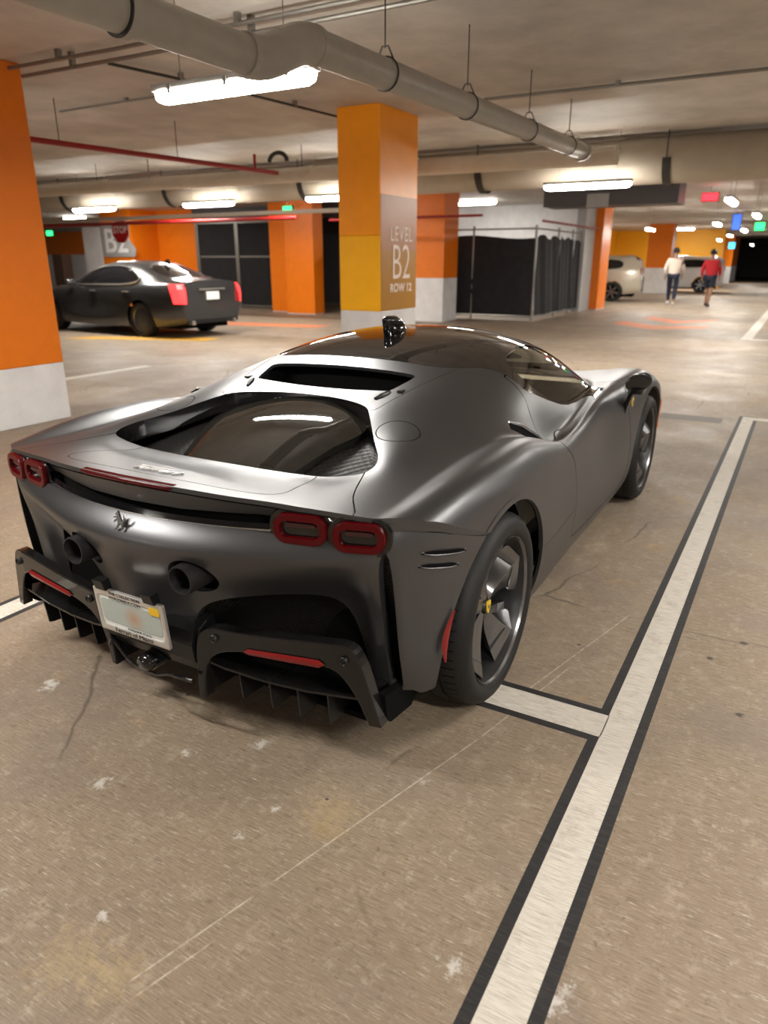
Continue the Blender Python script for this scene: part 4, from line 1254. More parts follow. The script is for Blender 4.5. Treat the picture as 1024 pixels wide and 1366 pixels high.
BP = BP.clip(f_mesh, -1, 0)
BP = BP.clip(f_slit, -1, 0)
BP = BP.clip(f_bot, 1, 0)
BPL = BP.lip(.03, direction=(1, 0, 0), fn=lambda v: v[0] < -.40)
BPL.both().obj('rear_bumper', M_PAINT, CAR)
# ------------------------------------------------------------------ engine bay well: tub, perforated plates, glass
def zglass(x, y):
    return float(pchip([-.32, -.285, -.15, 0, .12, .28], [.790, .808, .868, .920, .948, .970], [x])[0]) - .28 * y * y
def y_glass(x): return float(pchip([-.30, -.22, -.07, .08, .115, .16, .215, .25, .26], [.235, .262, .308, .352, .350, .318, .215, .10, .0], [x])[0])
gx = np.linspace(-.283, .246, 60)
GG = np.zeros((60, 41, 3))
for i, x in enumerate(gx):
    for j, t in enumerate(np.linspace(-1, 1, 41)):
        y = t * y_glass(x)
        GG[i, j] = (x, y, zglass(x, y) - .012 * max(0, abs(t) - .8) / .2)
gp = Patch.grid(GG)
if gp.N[800][2] < 0: gp.flip()
gp.lip(.03, direction=(0, 0, -1)).obj('engine_glass', M_ENGGLASS, CAR)
# tub under the glass: walls follow the cut edge of the body
rim = [r for r in WELLRIM]
V, F = [], []
for a, b in rim:
    for s in (1, -1):
        i = len(V)
        q = np.array([1, s, 1])
        A, B = a * q, b * q
        V += [A, B, B * np.array([1, .985, 1]) - [0, 0, .07], A * np.array([1, .985, 1]) - [0, 0, .07]]
        F.append((i, i + 1, i + 2, i + 3))
mesh_obj('engine_bay_wall', V, F, M_BLACKGLOSS, CAR)
FG = np.zeros((30, 31, 3))
for i, x in enumerate(np.linspace(-.30, .27, 30)):
    for j, y in enumerate(np.linspace(-.60, .60, 31)):
        FG[i, j] = (x, y, zglass(x, min(abs(y), .36)) - .035 - .10 * max(0, abs(y) - .34))
fp = Patch.grid(FG)
if fp.N[400][2] < 0: fp.flip()
fp.clip(f_well, 1, -.012).obj('perforated_vent_plate', M_MESHBIG, CAR)

# rear-window slot: dark box with a small glass at the back
bm = bmesh.new()
add_box(bm, .30, .62, -.40, .40, .90, .945)
bm_obj('slot_floor', bm, M_BLACK, CAR)
V = [(.545, -.40, .93), (.545, .40, .93), (.60, .40, 1.07), (.60, -.40, 1.07)]
mesh_obj('rear_window', V, [(0, 1, 2, 3)], M_DARK, CAR)
for s in (1, -1):
    box('slot_wall', .31, .60, s * .385 - .01, s * .385 + .01, .93, 1.02, M_BLACK, CAR)
    # rubber stop strips on the shoulders of the lower panel
    P = [(x, s * y, zsurf(x, y) + .002) for x, y in ((.235, .318), (.262, .328), (.292, .338), (.312, .344))]
    tube_obj('vent_strip', P, [.006, .010, .010, .005], M_BLACK, CAR, 8)

# ------------------------------------------------------------------ tail details on the plan line
def tail_frame(y, z, d=0.0, side=1):
    s = s_of_y(y)
    p, n = plan(s)
    c = np.array([p[0] + n[0] * d, (p[1] + n[1] * d) * side, z])
    t = np.array([-n[1], n[0]]) if False else np.array([n[1], -n[0]])
    if t[1] < 0: t = -t
    T = np.array([t[0], t[1] * side, 0]); Nn = np.array([n[0], n[1] * side, 0])
    return c, T, np.array([0, 0, 1.0]), Nn
def local_mesh(name, V, F, fr, mat, parent, smooth=False):
    c, T, U, Nn = fr
    W = [c + T * a + U * b + Nn * e for a, b, e in V]
    o = mesh_obj(name, W, F, mat, parent, smooth=smooth)
    fix_normals(o)
    if smooth: o.data.set_sharp_from_angle(angle=math.radians(35))
    return o
def ring_extrude(outer, inner, e0, e1, bev=.004):
    """flat ring with thickness between two equal-count outlines; a = right, b = up, e = out"""
    n = len(outer)
    sh = lambda P, k: [(a * k, b * k) for a, b in P]
    loops = [([(a, b, e0) for a, b in outer]), ([(a, b, e1 - bev) for a, b in outer]), ([(a * .965, b * .95, e1) for a, b in outer]),
             ([(a * 1.03, b * 1.06, e1) for a, b in inner]), ([(a, b, e1 - bev) for a, b in inner]), ([(a, b, e0) for a, b in inner])]
    V = [p for l in loops for p in l]
    F = []
    for k in range(len(loops) - 1):
        for i in range(n):
            j = (i + 1) % n
            F.append((k * n + i, k * n + j, (k + 1) * n + j, (k + 1) * n + i))
    return V, F
def plate_extrude(outer, e0, e1, bev=.003):
    n = len(outer)
    V = [(a, b, e0) for a, b in outer] + [(a, b, e1 - bev) for a, b in outer] + [(a * .97, b * .95, e1) for a, b in outer]
    F = [tuple(2 * n + i for i in range(n)), tuple(range(n - 1, -1, -1))]
    for k in range(2):
        for i in range(n):
            j = (i + 1) % n
            F.append((k * n + i, k * n + j, (k + 1) * n + j, (k + 1) * n + i))
    return V, F
for side in (1, -1):
    for (y, z, w) in ((.578, .786, .168), (.747, .778, .158)):
        fr = tail_frame(y, z, 0, side)
        L = empty('tail_light', parent=CAR)
        L['label'] = 'rounded red tail light with black surround'
        V, F = plate_extrude(rrect(w + .030, .118, .052), -.06, -.002)
        o = local_mesh('light_surround', V, F, fr, M_BLACKGLOSS, L)
        V, F = ring_extrude(rrect(w - .004, .090, .040), rrect(w - .050, .048, .02), -.03, .014)
        local_mesh('light_ring', V, F, fr, M_RED, L, True)
        V, F = plate_extrude(rrect(w - .048, .050, .02), -.03, -.006)
        local_mesh('light_lens', V, F, fr, pbr('dark_red_lens', (.012, .001, .0015), rough=.1, coat=.6) if 'dark_red_lens' not in bpy.data.materials else bpy.data.materials['dark_red_lens'], L)
        V, F = plate_extrude([(a, b + .012) for a, b in rrect(w - .075, .012, .005)], -.004, .006)
        local_mesh('light_bar', V, F, fr, pbr('grey_light_bar', (.05, .018, .018), rough=.25) if 'grey_light_bar' not in bpy.data.materials else bpy.data.materials['grey_light_bar'], L)
# dark recess between lip and bumper, and the gloss trim bar in it
def tail_strip(name, y0, y1, z0f, z1f, d0, d1, mat, n=60):
    P = np.zeros((n, 2, 3))
    for i, y in enumerate(np.linspace(y0, y1, n)):
        sg = 1 if y >= 0 else -1
        p, nn = plan(s_of_y(abs(y)))
        if abs(y) < .03: nn = np.array([-1., 0])
        for j, (zz, d) in enumerate(((z0f(abs(y)), d0), (z1f(abs(y)), d1))):
            P[i, j] = (p[0] + nn[0] * d, (p[1] + nn[1] * d) * sg if abs(y) > 1e-6 else 0, zz)
    pt = Patch.grid(P)
    if pt.N[n // 2][0] > 0: pt.flip()
    return pt.obj(name, mat, CAR)
tail_strip('tail_recess', -.84, .84, lambda y: .72, lambda y: lip_z(s_of_y(y)) - .03, -.050, -.050, M_DARK)
tail_strip('tail_recess_floor', -.84, .84, lambda y: .764 - .02 * y, lambda y: .770 - .02 * y, -.008, -.05, M_BLACKGLOSS)
tail_strip('gloss_trim_bar', -.49, .49, lambda y: .772 - .006 * y, lambda y: .788 - .006 * y, -.014, -.020, M_BLACKGLOSS)
tail_strip('bright_trim_edge', -.49, .49, lambda y: .7685 - .006 * y, lambda y: .772 - .006 * y, -.010, -.012, M_CHROME)

# high brake light in the ducktail edge
n = 40
V, F = [], []
for i, y in enumerate(np.linspace(-.197, .197, n)):
    p, nn = plan(s_of_y(abs(y)))
    z = lip_z(s_of_y(abs(y)))
    e = min(1, (.197 - abs(y)) / .02 + .05)
    for (d, dz) in ((-.02, .0008), (.0030, -.001), (.0045, -.010 - .0), (-.004, -.002 - .020 * e), (-.02, -.022)):
        V.append((p[0] - d, y, z + dz))
for i in range(n - 1):
    for j in range(4):
        F.append((i * 5 + j, i * 5 + j + 1, (i + 1) * 5 + j + 1, (i + 1) * 5 + j))
o = mesh_obj('high_brake_light', V, F, M_RED, CAR, smooth=True)
fix_normals(o)

# script on the engine lid
zs0 = .868
Ms = Matrix(((0, 1, 0, 0), (-1, 0, 0, 0), (0, -.14, 1, 0), (0, 0, 0, 1)))
sh = Matrix.Identity(4); sh[0][1] = .22
text_obj('script_badge', 'ferrari', .060, M_BADGE, CAR, (-.600, 0, zs0), Ms @ sh, extrude=.004, bold=.0006, xs=1.12, spacing=1.05)
P = [(-.592 + .023, .112, zs0 + .002), (-.592 + .026, .02, zs0 + .002)]
# long top bar of the first letter
V, F = prism([(-.573, .106), (-.568, .106), (-.570, -.045), (-.574, -.045)], zs0 - .008, zs0 + .000, 'xy')
fix_normals(mesh_obj('script_bar', V, F, M_BADGE, CAR))
# rearing-horse emblem
HORSE = [(-.45, 1.15), (-.30, 1.32), (-.2, 1.42), (-.05, 1.2), (.05, 1.0), (.2, .82), (.38, .64), (.5, .8), (.46, 1.05), (.56, 1.22), (.64, .95), (.58, .7), (.46, .5),
         (.42, .3), (.5, .12), (.42, -.05), (.32, -.05), (.38, .1), (.28, .28), (.2, .38), (.05, .45), (0, .25), (-.1, .05), (-.25, -.05), (-.3, -.14), (-.38, -.06), (-.22, .08),
         (-.12, .3), (-.12, .5), (-.15, .62), (-.35, .6), (-.5, .45), (-.58, .52), (-.42, .72), (-.2, .78), (-.45, .85), (-.62, .78), (-.66, .88), (-.45, .98), (-.22, .95), (-.22, 1.05), (-.38, 1.05)]
def horse(name, c, ax, up, nrm, k, mat, parent):
    c, ax, up, nrm = map(np.array, (c, ax, up, nrm))
    bm = bmesh.new()
    vs = [bm.verts.new(c + ax * a * k + up * (b - .64) * k) for a, b in HORSE]
    f = bm.faces.new(vs)
    r = bmesh.ops.extrude_face_region(bm, geom=[f])
    for v in r['geom']:
        if isinstance(v, bmesh.types.BMVert): v.co += Vector(nrm * .006 * k / .04)
    bmesh.ops.recalc_face_normals(bm, faces=bm.faces)
    return bm_obj(name, bm, mat, parent)
horse('horse_emblem', (-.772, 0, .752), (0, -1, 0), (.25, 0, .97), (-.97, 0, .25), .038, M_CHROME, CAR)

# ------------------------------------------------------------------ exhausts
for s in (1, -1):
    E = empty('exhaust', parent=CAR)
    prof = [(.036, -.16), (.0385, -.012), (.0415, 0), (.0455, 0), (.0475, -.006), (.0475, -.16)]
    V, F = lathe(prof, 40, 'x')
    V = [(-.782 - h, s * .237 + a, .606 + b) for h, a, b in V]
    o = mesh_obj('exhaust_tip', V, F, M_TIP, E, smooth=True); fix_normals(o); o.data.set_sharp_from_angle(angle=math.radians(40))
    V, F = lathe([(.0, -.10), (.041, -.10)], 40, 'x')
    mesh_obj('exhaust_bore', [(-.782 - h, s * .237 + a, .606 + b) for h, a, b in V], F, M_DARK, E)
    V, F = lathe([(.095, 0), (.0, 0)], 30, 'x')
    mesh_obj('exhaust_recess', [(-.60, s * .236 + a, .600 + b) for h, a, b in V], F, M_DARK, E)

# ------------------------------------------------------------------ grilles behind the bumper openings
mg = BFULL.clip(lambda V: f_mesh(V), 1, -.03).offset(-.035).clip(lambda V: V[:, 2] - .16)
for p in (mg, mg.mirror()): p.obj('rear_grille', M_MESH, CAR)
sg = BFULL.clip(f_slit, 1, -.02).offset(-.045)
for p in (sg, sg.mirror()): p.obj('corner_slot_grille', M_MESH, CAR)

# corner vents: two pressed slots with raised lower edges
def side_pt(x, z, d=0.0):
    s = s_of_x(x); p, nn = plan(s)
    return np.array([p[0] + nn[0] * d, p[1] + nn[1] * d, z])
for side in (1, -1):
    q = np.array([1, side, 1])
    for (xa, xb, za, zb) in ((-.500, -.325, .728, .690), (-.508, -.362, .690, .656)):
        n = 14
        V, F, V2, F2 = [], [], [], []
        for i in range(n):
            t = i / (n - 1)
            x = xa + (xb - xa) * t
            zc = za + (zb - za) * t
            e = min(1, 5 * t, 5 * (1 - t)) ** .6
            for d, dz in ((.001, .008 * e), (.0012, -.004)):
                V.append(side_pt(x, zc + dz, d + .001) * q)
            for d, dz in ((.0005, -.003), (.004 * e + .001, -.0055), (.0035 * e + .001, -.008), (.000, -.011)):
                V2.append(side_pt(x, zc + dz + (1 - e) * .008, d) * q)
        for i in range(n - 1):
            F.append((2 * i, 2 * i + 1, 2 * i + 3, 2 * i + 2))
            for j in range(3):
                F2.append((4 * i + j, 4 * i + j + 1, 4 * i + 5 + j, 4 * i + 4 + j))
        mesh_obj('corner_vent_slot', V, F, M_DARK, CAR)
        fix_normals(mesh_obj('corner_vent_lip', V2, F2, M_PAINT, CAR, smooth=True))
    # red side marker on the arch edge
    V, F = [], []
    for i in range(12):
        t = i / 11
        z = .510 - .165 * t
        ang = math.asin(max(-1, min(1, (z - .347) / .398)))
        xe = -.398 * math.cos(ang)
        w = .022 * math.sin(math.pi * (t * .9 + .08)) + .006
        for dx, d in ((-.006, .002), (-.006 - w * .5, .006), (-.006 - w, .002)):
            p = side_pt(xe + dx, z, d)
            V.append(p * q)
    for i in range(11):
        for j in range(2): F.append((3 * i + j, 3 * i + j + 1, 3 * i + 4 + j, 3 * i + 3 + j))
    fix_normals(mesh_obj('side_marker', V, F, M_REDREF, CAR, smooth=True))

# ------------------------------------------------------------------ licence plate
PL = empty('licence_plate', parent=CAR)
PL['label'] = 'white licence plate in a brushed dealer frame with a yellow sticker'
pc = np.array([-.776, 0, .424]); ptilt = .09
PU = np.array([-ptilt, 0, 1]); PU /= np.linalg.norm(PU)
PN = np.array([-PU[2], 0, PU[0]])
PT = np.array([0, -1.0, 0])
pf = (pc, PT, PU, PN)
V, F = plate_extrude(rrect(.302, .152, .008), -.004, .001, .001)
local_mesh('plate', V, F, pf, M_PLATE, PL)
V, F = ring_extrude(rrect(.312, .162, .006), [(a, b) for a, b in rrect(.282, .112, .018)], -.006, .005, .002)
local_mesh('plate_frame', V, F, pf, M_FRAME, PL)
V, F = plate_extrude(rrect(.270, .088, .016), .0, .0022, .0005)
local_mesh('plate_face', V, F, pf, M_PLATEBLUR, PL)
V, F = plate_extrude([(a + .118, b + .052) for a, b in rrect(.040, .026, .003)], .003, .0062, .0003)
local_mesh('registration_sticker', V, F, pf, M_STICK, PL)
PMm = Matrix(((0, 0, PN[0], 0), (-1, 0, 0, 0), (0, 1, PN[2], 0), (0, 0, 0, 1)))
PMm = Matrix((( PT[0], PU[0], PN[0], 0), (PT[1], PU[1], PN[1], 0), (PT[2], PU[2], PN[2], 0), (0, 0, 0, 1)))
def ptxt(nm, body, size, a, b, bold=0, xs=1.0, m=None):
    text_obj(nm, body, size, m or M_INK, PL, tuple(pc + PT * a + PU * b + PN * .0056), PMm, extrude=.0004, bold=bold, xs=xs)
ptxt('frame_lettering', 'Ferrari of Miami', .0245, 0, -.0675, .0, 1.08)
ptxt('frame_lettering', 'THE COLLECTION', .0155, -.012, .0715, .0, 1.1)
ptxt('plate_lettering', 'MYFLORIDA.COM', .0165, -.014, .0535, .0, 1.1)
ptxt('plate_lettering', 'SUNSHINE STATE', .0125, .03, -.0495, .0, 1.1)
ptxt('sticker_lettering', '10-25', .011, .118, .056, .0003)
for s in (1, -1):
    V, F = prism([(.030, .052), (.062, .048), (.050, -.012), (.022, -.014)], -.022, .022, 'xz')
    o = mesh_obj('plate_bracket', [(-.775 - (x - .03), s * .108 + y, .510 + z * .6) for x, y, z in [(v[0], v[1], v[2]) for v in V]], F, M_BLACK, PL)
    fix_normals(o)

# ------------------------------------------------------------------ diffuser
def dx_of(y): return -.742 + .105 * y + .10 * max(0, y - .70)
OUT = chaikin([(.196, .150), (.200, .26), (.212, .385), (.265, .428), (.36, .431), (.50, .444), (.64, .462), (.745, .474), (.782, .425), (.808, .32), (.838, .205)], 2, False)
INN = chaikin([(.222, .150), (.226, .215), (.234, .268), (.262, .318), (.318, .352), (.45, .377), (.60, .388), (.700, .385), (.735, .35), (.772, .285), (.800, .205)], 2, False)
def frame_part(side):
    D = empty('diffuser_frame', parent=CAR)
    D['label'] = 'dark arched diffuser frame'
    n = len(OUT)
    V = []
    for P, e in ((OUT, .0), (OUT, -.04), (INN, .0), (INN, -.04)):
        for y, z in P:
            V.append((dx_of(y) - e * 1.0 + .10 * (z - .45) * -.0 + (.45 - z) * .05, side * y, z))
    F = []
    for i in range(n - 1):
        F.append((i, i + 1, 2 * n + i + 1, 2 * n + i))
        F.append((i, n + i, n + i + 1, i + 1))
        F.append((2 * n + i, 2 * n + i + 1, 3 * n + i + 1, 3 * n + i))
    for k in (0, n - 1): F.append((k, 2 * n + k, 3 * n + k, n + k))
    o = mesh_obj('frame_arch', V, F, M_CARBON, D)
    fix_normals(o)
    md = o.modifiers.new('bevel', 'BEVEL'); md.width = .006; md.segments = 2; md.limit_method = 'ANGLE'
    # red reflector
    V, F = [], []
    for y, h in ((.395, .0), (.41, .010), (.54, .012), (.655, .013), (.672, .002)):
        zc = .374 + (y - .40) * .075
        for e, dz in ((.004, h), (.008, 0), (.004, -h)):
            V.append((dx_of(y) - e + (.45 - zc) * .05, side * y, zc + dz))
    for i in range(4):
        for j in range(2): F.append((3 * i + j, 3 * i + j + 1, 3 * i + 4 + j, 3 * i + 3 + j))
    fix_normals(mesh_obj('reflector', V, F, M_REDREF, D))
    # parking sensors
    for (y, z) in ((.285, .392), (.735, .420)):
        V, F = lathe([(.0, .008), (.006, .008), (.0065, .005), (.0095, .005), (.0105, .010), (.013, .010), (.014, .0), (.014, -.02)], 20, 'x')
        o = mesh_obj('parking_sensor', [(dx_of(y) - h + (.45 - z) * .05, side * y + a, z + b) for h, a, b in V], F, M_BLACK, D, smooth=True); fix_normals(o)
    # blade across the opening and strakes below it
    V, F = [], []
    pts = [(.226, .292), (.30, .278), (.45, .268), (.60, .272), (.785, .288)]
    for y, z in pts:
        xx = dx_of(y) + .012 + (.45 - z) * .05
        V += [(xx, side * y, z + .004), (xx, side * y, z - .004), (xx + .30, side * y, z - .05), (xx + .30, side * y, z - .042)]
    for i in range(len(pts) - 1):
        for j in range(4): F.append((4 * i + j, 4 * i + (j + 1) % 4, 4 * i + 4 + (j + 1) % 4, 4 * i + 4 + j))
    fix_normals(mesh_obj('diffuser_blade', V, F, M_CARBON, D))
    for y, zb in ((.345, .165), (.455, .158), (.555, .155), (.66, .160)):
        xx = dx_of(y) + .03
        V, F = prism([(xx, .272), (xx + .012, zb + .006), (xx + .03, zb), (xx + .28, zb - .02), (xx + .34, .225)], side * y - .003, side * y + .003, 'xz')
        fix_normals(mesh_obj('diffuser_strake', V, F, M_BLACK, D))
frame_part(1); frame_part(-1)
# side walls beyond each frame, centre section and floor
for s in (1, -1):
    V, F = prism([(-.600, .30), (-.590, .22), (-.565, .19), (-.43, .17), (-.40, .20), (-.42, .26)], s * .806, s * .836, 'xz')
    fix_normals(mesh_obj('diffuser_side_wall', V, F, M_DARK, CAR))
    V, F = prism([(-.700, .165), (-.70, .40), (-.60, .45), (-.40, .14)], s * .200, s * .218, 'xz')
    fix_normals(mesh_obj('diffuser_inner_wall', V, F, M_BLACK, CAR))
V, F = prism([(-.725, .345), (-.715, .285), (-.66, .215), (-.40, .14), (-.3, .14), (-.3, .45), (-.70, .43)], -.20, .20, 'xz')
fix_normals(mesh_obj('diffuser_centre', V, F, M_BLACK, CAR))
tube_obj('diffuser_lip', [(-.722, .20, .24), (-.735, .165, .285), (-.742, .10, .235), (-.745, .05, .212), (-.745, -.05, .208), (-.742, -.10, .225), (-.735, -.20, .226)], .006, M_BLACKGLOSS, CAR, 8)
V, F = lathe([(.0, .045), (.030, .040), (.040, .02), (.042, -.06)], 24, 'x')
fix_normals(mesh_obj('rain_light', [(-.715 - h, a, .238 + b * .75) for h, a, b in V], F, M_BLACKGLOSS, CAR, smooth=True))
box('undertray', -.42, 3.3, -.78, .78, .105, .13, M_DARK, CAR)
box('rear_floor', -.55, -.30, -.78, .78, .15, .17, M_DARK, CAR)
box('rear_firewall', -.47, -.44, -.72, .72, .17, .74, M_DARK, CAR)

# ------------------------------------------------------------------ wheels (local: hub at origin, outer face towards -y)
def build_wheel(name, R, half):
    Wt = empty(name, parent=CAR)
    f = -1
    prof = [(.252, half - .030), (.262, half - .012), (.275, half + .001), (.298, half + .006), (R - .030, half + .001), (R - .012, half - .014), (R - .003, half - .034),
            (R, half - .055), (R, .072), (R - .008, .070), (R - .008, .058), (R, .056), (R, .008), (R - .008, .006), (R - .008, -.006), (R, -.008), (R, -.056), (R - .008, -.058),
            (R - .008, -.070), (R, -.072), (R, -half + .055), (R - .012, -half + .014), (R - .03, -half), (.262, -half + .012)]
    V, F = lathe([(r, -h) for r, h in prof], 96, 'y')
    o = mesh_obj('tyre', V, F, M_TYRE, Wt, smooth=True); fix_normals(o); o.data.set_sharp_from_angle(angle=math.radians(38))
    # lateral tread sipes on the shoulders
    V, F = [], []
    for k in range(64):
        a = 2 * math.pi * k / 64
        for sgn in (1, -1):
            i = len(V)
            for (aa, hh, rr) in ((0, half - .018, R - .012), (.010, half - .018, R - .012), (.022, .075, R + .0006), (.012, .075, R + .0006)):
                V.append(((rr + .0008) * math.cos(a + aa), -sgn * hh, (rr + .0008) * math.sin(a + aa)))
            j = len(V)
            for (aa, hh, rr) in ((0.004, half - .040, R - .0015), (.0135, half - .040, R - .0015)):
                V.append(((rr + .0012) * math.cos(a + aa), -sgn * hh, (rr + .0012) * math.sin(a + aa)))
            F += [(i, i + 1, j + 1, j), (j, j + 1, i + 2, i + 3)]
    tread = mesh_obj('tread_sipes', V, F, M_DARK, Wt); tread['kind'] = 'stuff'
    # raised sidewall lettering ring
    prof = [(.258, half - .014), (.2625, half - .005), (.2645, half - .004), (.2645, half - .012)]
    V, F = lathe([(r, -h) for r, h in prof], 96, 'y')
    o = mesh_obj('rim', V, F, M_RIM, Wt, smooth=True); fix_normals(o); o.data.set_sharp_from_angle(angle=math.radians(30))
    prof = [(.2585, half - .014), (.252, half - .030), (.242, half - .06), (.236, -half + .06), (.245, -half + .03), (.258, -half + .02)]
    V, F = lathe([(r, -h) for r, h in prof], 96, 'y')
    bo = mesh_obj('rim_barrel', V, F, M_RIMDARK, Wt, smooth=True); fix_normals(bo)
    o['label'] = 'gunmetal alloy rim'
    oh = half - .157
    S = [  # r, tL, tM, tR, hL, hM, hR, back
        (.028, -.026, .000, .026, .088, .092, .088, .03), (.060, -.030, .006, .028, .082, .093, .076, .028), (.110, -.044, .014, .034, .080, .099, .062, .026),
        (.165, -.062, .022, .050, .088, .110, .058, .024), (.205, -.084, .030, .076, .102, .122, .066, .026), (.232, -.100, .036, .100, .114, .130, .086, .028), (.2465, -.108, .040, .112, .120, .133, .100, .03)]
    _S = np.array(S); _r = np.linspace(S[0][0], S[-1][0], 22)
    S = [(rr,) + tuple(float(pchip(_S[:, 0], _S[:, c], [rr])[0]) for c in range(1, 8)) for rr in _r]
    for k in range(5):
        a = math.radians(72 * k + 97)
        ca, sa = math.cos(a), math.sin(a)
        V, F = [], []
        for (r, tL, tM, tR, hL, hM, hR, bk) in S:
            for t, h in ((tL, hL), (tM - .004, hM), (tM + .004, hM), (tR, hR), (tR * .8, hR - bk), (tL * .8, hL - bk)):
                rr = math.sqrt(max(r * r - (t * t if r > .2 else 0), 1e-4)) if r > .2 else r
                V.append((rr * ca - t * sa, -(h + oh), rr * sa + t * ca))
        for i in range(len(S) - 1):
            for j in range(6): F.append((6 * i + j, 6 * i + (j + 1) % 6, 6 * i + 6 + (j + 1) % 6, 6 * i + 6 + j))
        F += [tuple(range(5, -1, -1)), tuple(6 * (len(S) - 1) + j for j in range(6))]
        so = mesh_obj('spoke', V, F, M_RIM, Wt, smooth=True); fix_normals(so); so.data.set_sharp_from_angle(angle=math.radians(28))
        # small secondary rib beside each spoke
        V, F = [], []
        for (r, t0, t1, h) in ((.105, .028, .040, .050), (.16, .046, .066, .052), (.21, .076, .106, .066), (.240, .100, .132, .082)):
            for t, hh in ((t0, h + .006), (t1, h), (t1, h - .02), (t0, h - .02)):
                rr = math.sqrt(max(r * r - t * t, 1e-4))
                V.append((rr * ca - t * sa, -(hh + oh), rr * sa + t * ca))
        for i in range(3):
            for j in range(4): F.append((4 * i + j, 4 * i + (j + 1) % 4, 4 * i + 4 + (j + 1) % 4, 4 * i + 4 + j))
        F += [(3, 2, 1, 0), (12, 13, 14, 15)]
        fix_normals(mesh_obj('spoke_rib', V, F, M_RIM, Wt))
        # wheel bolt
        b = math.radians(72 * k + 61)
        V, F = lathe([(.0, .070), (.008, .070), (.010, .062), (.010, .03)], 10, 'y')
        fix_normals(mesh_obj('wheel_bolt', [(x + .042 * math.cos(b), -y - oh - .004, z + .042 * math.sin(b)) for x, y, z in V], F, M_RIMDARK, Wt))
    V, F = lathe([(.0, .062), (.058, .060), (.062, .03)], 36, 'y')
    fix_normals(mesh_obj('hub', [(x, -y - oh, z) for x, y, z in V], F, M_RIM, Wt, smooth=True))
    V, F = lathe([(.0, .101), (.020, .100), (.024, .096), (.026, .085)], 30, 'y')
    c = mesh_obj('hub_cap', [(x, -y - oh, z) for x, y, z in V], F, M_RIMDARK, Wt, smooth=True); fix_normals(c)
    sh = [(-.013, .017), (.013, .017), (.014, .004), (.010, -.010), (0, -.020), (-.010, -.010), (-.014, .004)]
    V, F = prism([(a * 1.25, b * 1.25) for a, b in sh], -(.104 + oh), -(.098 + oh), 'xz')
    c = mesh_obj('cap_shield', V, F, M_YELLOW, Wt); fix_normals(c)
    c['label'] = 'yellow shield with small black horse'
    V, F = lathe([(.085, .0), (.19, .0), (.192, -.004), (.192, -.03), (.085, -.03)], 48, 'y')
    fix_normals(mesh_obj('brake_disc', [(x, -y - .0, z) for x, y, z in V], F, M_DISC, Wt))
    V, F = lathe([(.0, -.05), (.24, -.05)], 48, 'y')
    mesh_obj('wheel_back', [(x, -y, z) for x, y, z in V], F, M_DARK, Wt)
    bm = bmesh.new()
    n = 10
    V, F = [], []
    for i in range(n):
        a = math.radians(150 + 60 * i / (n - 1))
        for r, h in ((.125, .028), (.205, .028), (.205, -.05), (.125, -.05)):
            V.append((r * math.cos(a), -h, r * math.sin(a)))
    for i in range(n - 1):
        for j in range(4): F.append((4 * i + j, 4 * i + (j + 1) % 4, 4 * i + 4 + (j + 1) % 4, 4 * i + 4 + j))
    F += [(3, 2, 1, 0), tuple(4 * (n - 1) + j for j in range(4))]
    fix_normals(mesh_obj('brake_caliper', V, F, M_BLACK, Wt))
    bm.free()
    return Wt
wr = build_wheel('wheel', .347, .1535)
for _w, _o in ((wr, .1535 - .157),):
    horse('cap_emblem', (0, -(.1042 + _o), .0), (1, 0, 0), (0, 0, 1), (0, -.2, 0), .014, M_INK, _w)
wr.location = (0, -.818, .347); wr.rotation_euler = (0, math.radians(6), 0)
w2 = dup(wr, CAR, (0, .818, .347)); w2.rotation_euler = (0, math.radians(40), math.pi)
wf = build_wheel('wheel', .343, .130)
wf.location = (2.65, -.836, .343); wf.rotation_euler = (0, math.radians(20), 0)
w4 = dup(wf, CAR, (2.65, .836, .343)); w4.rotation_euler = (0, 0, math.pi)

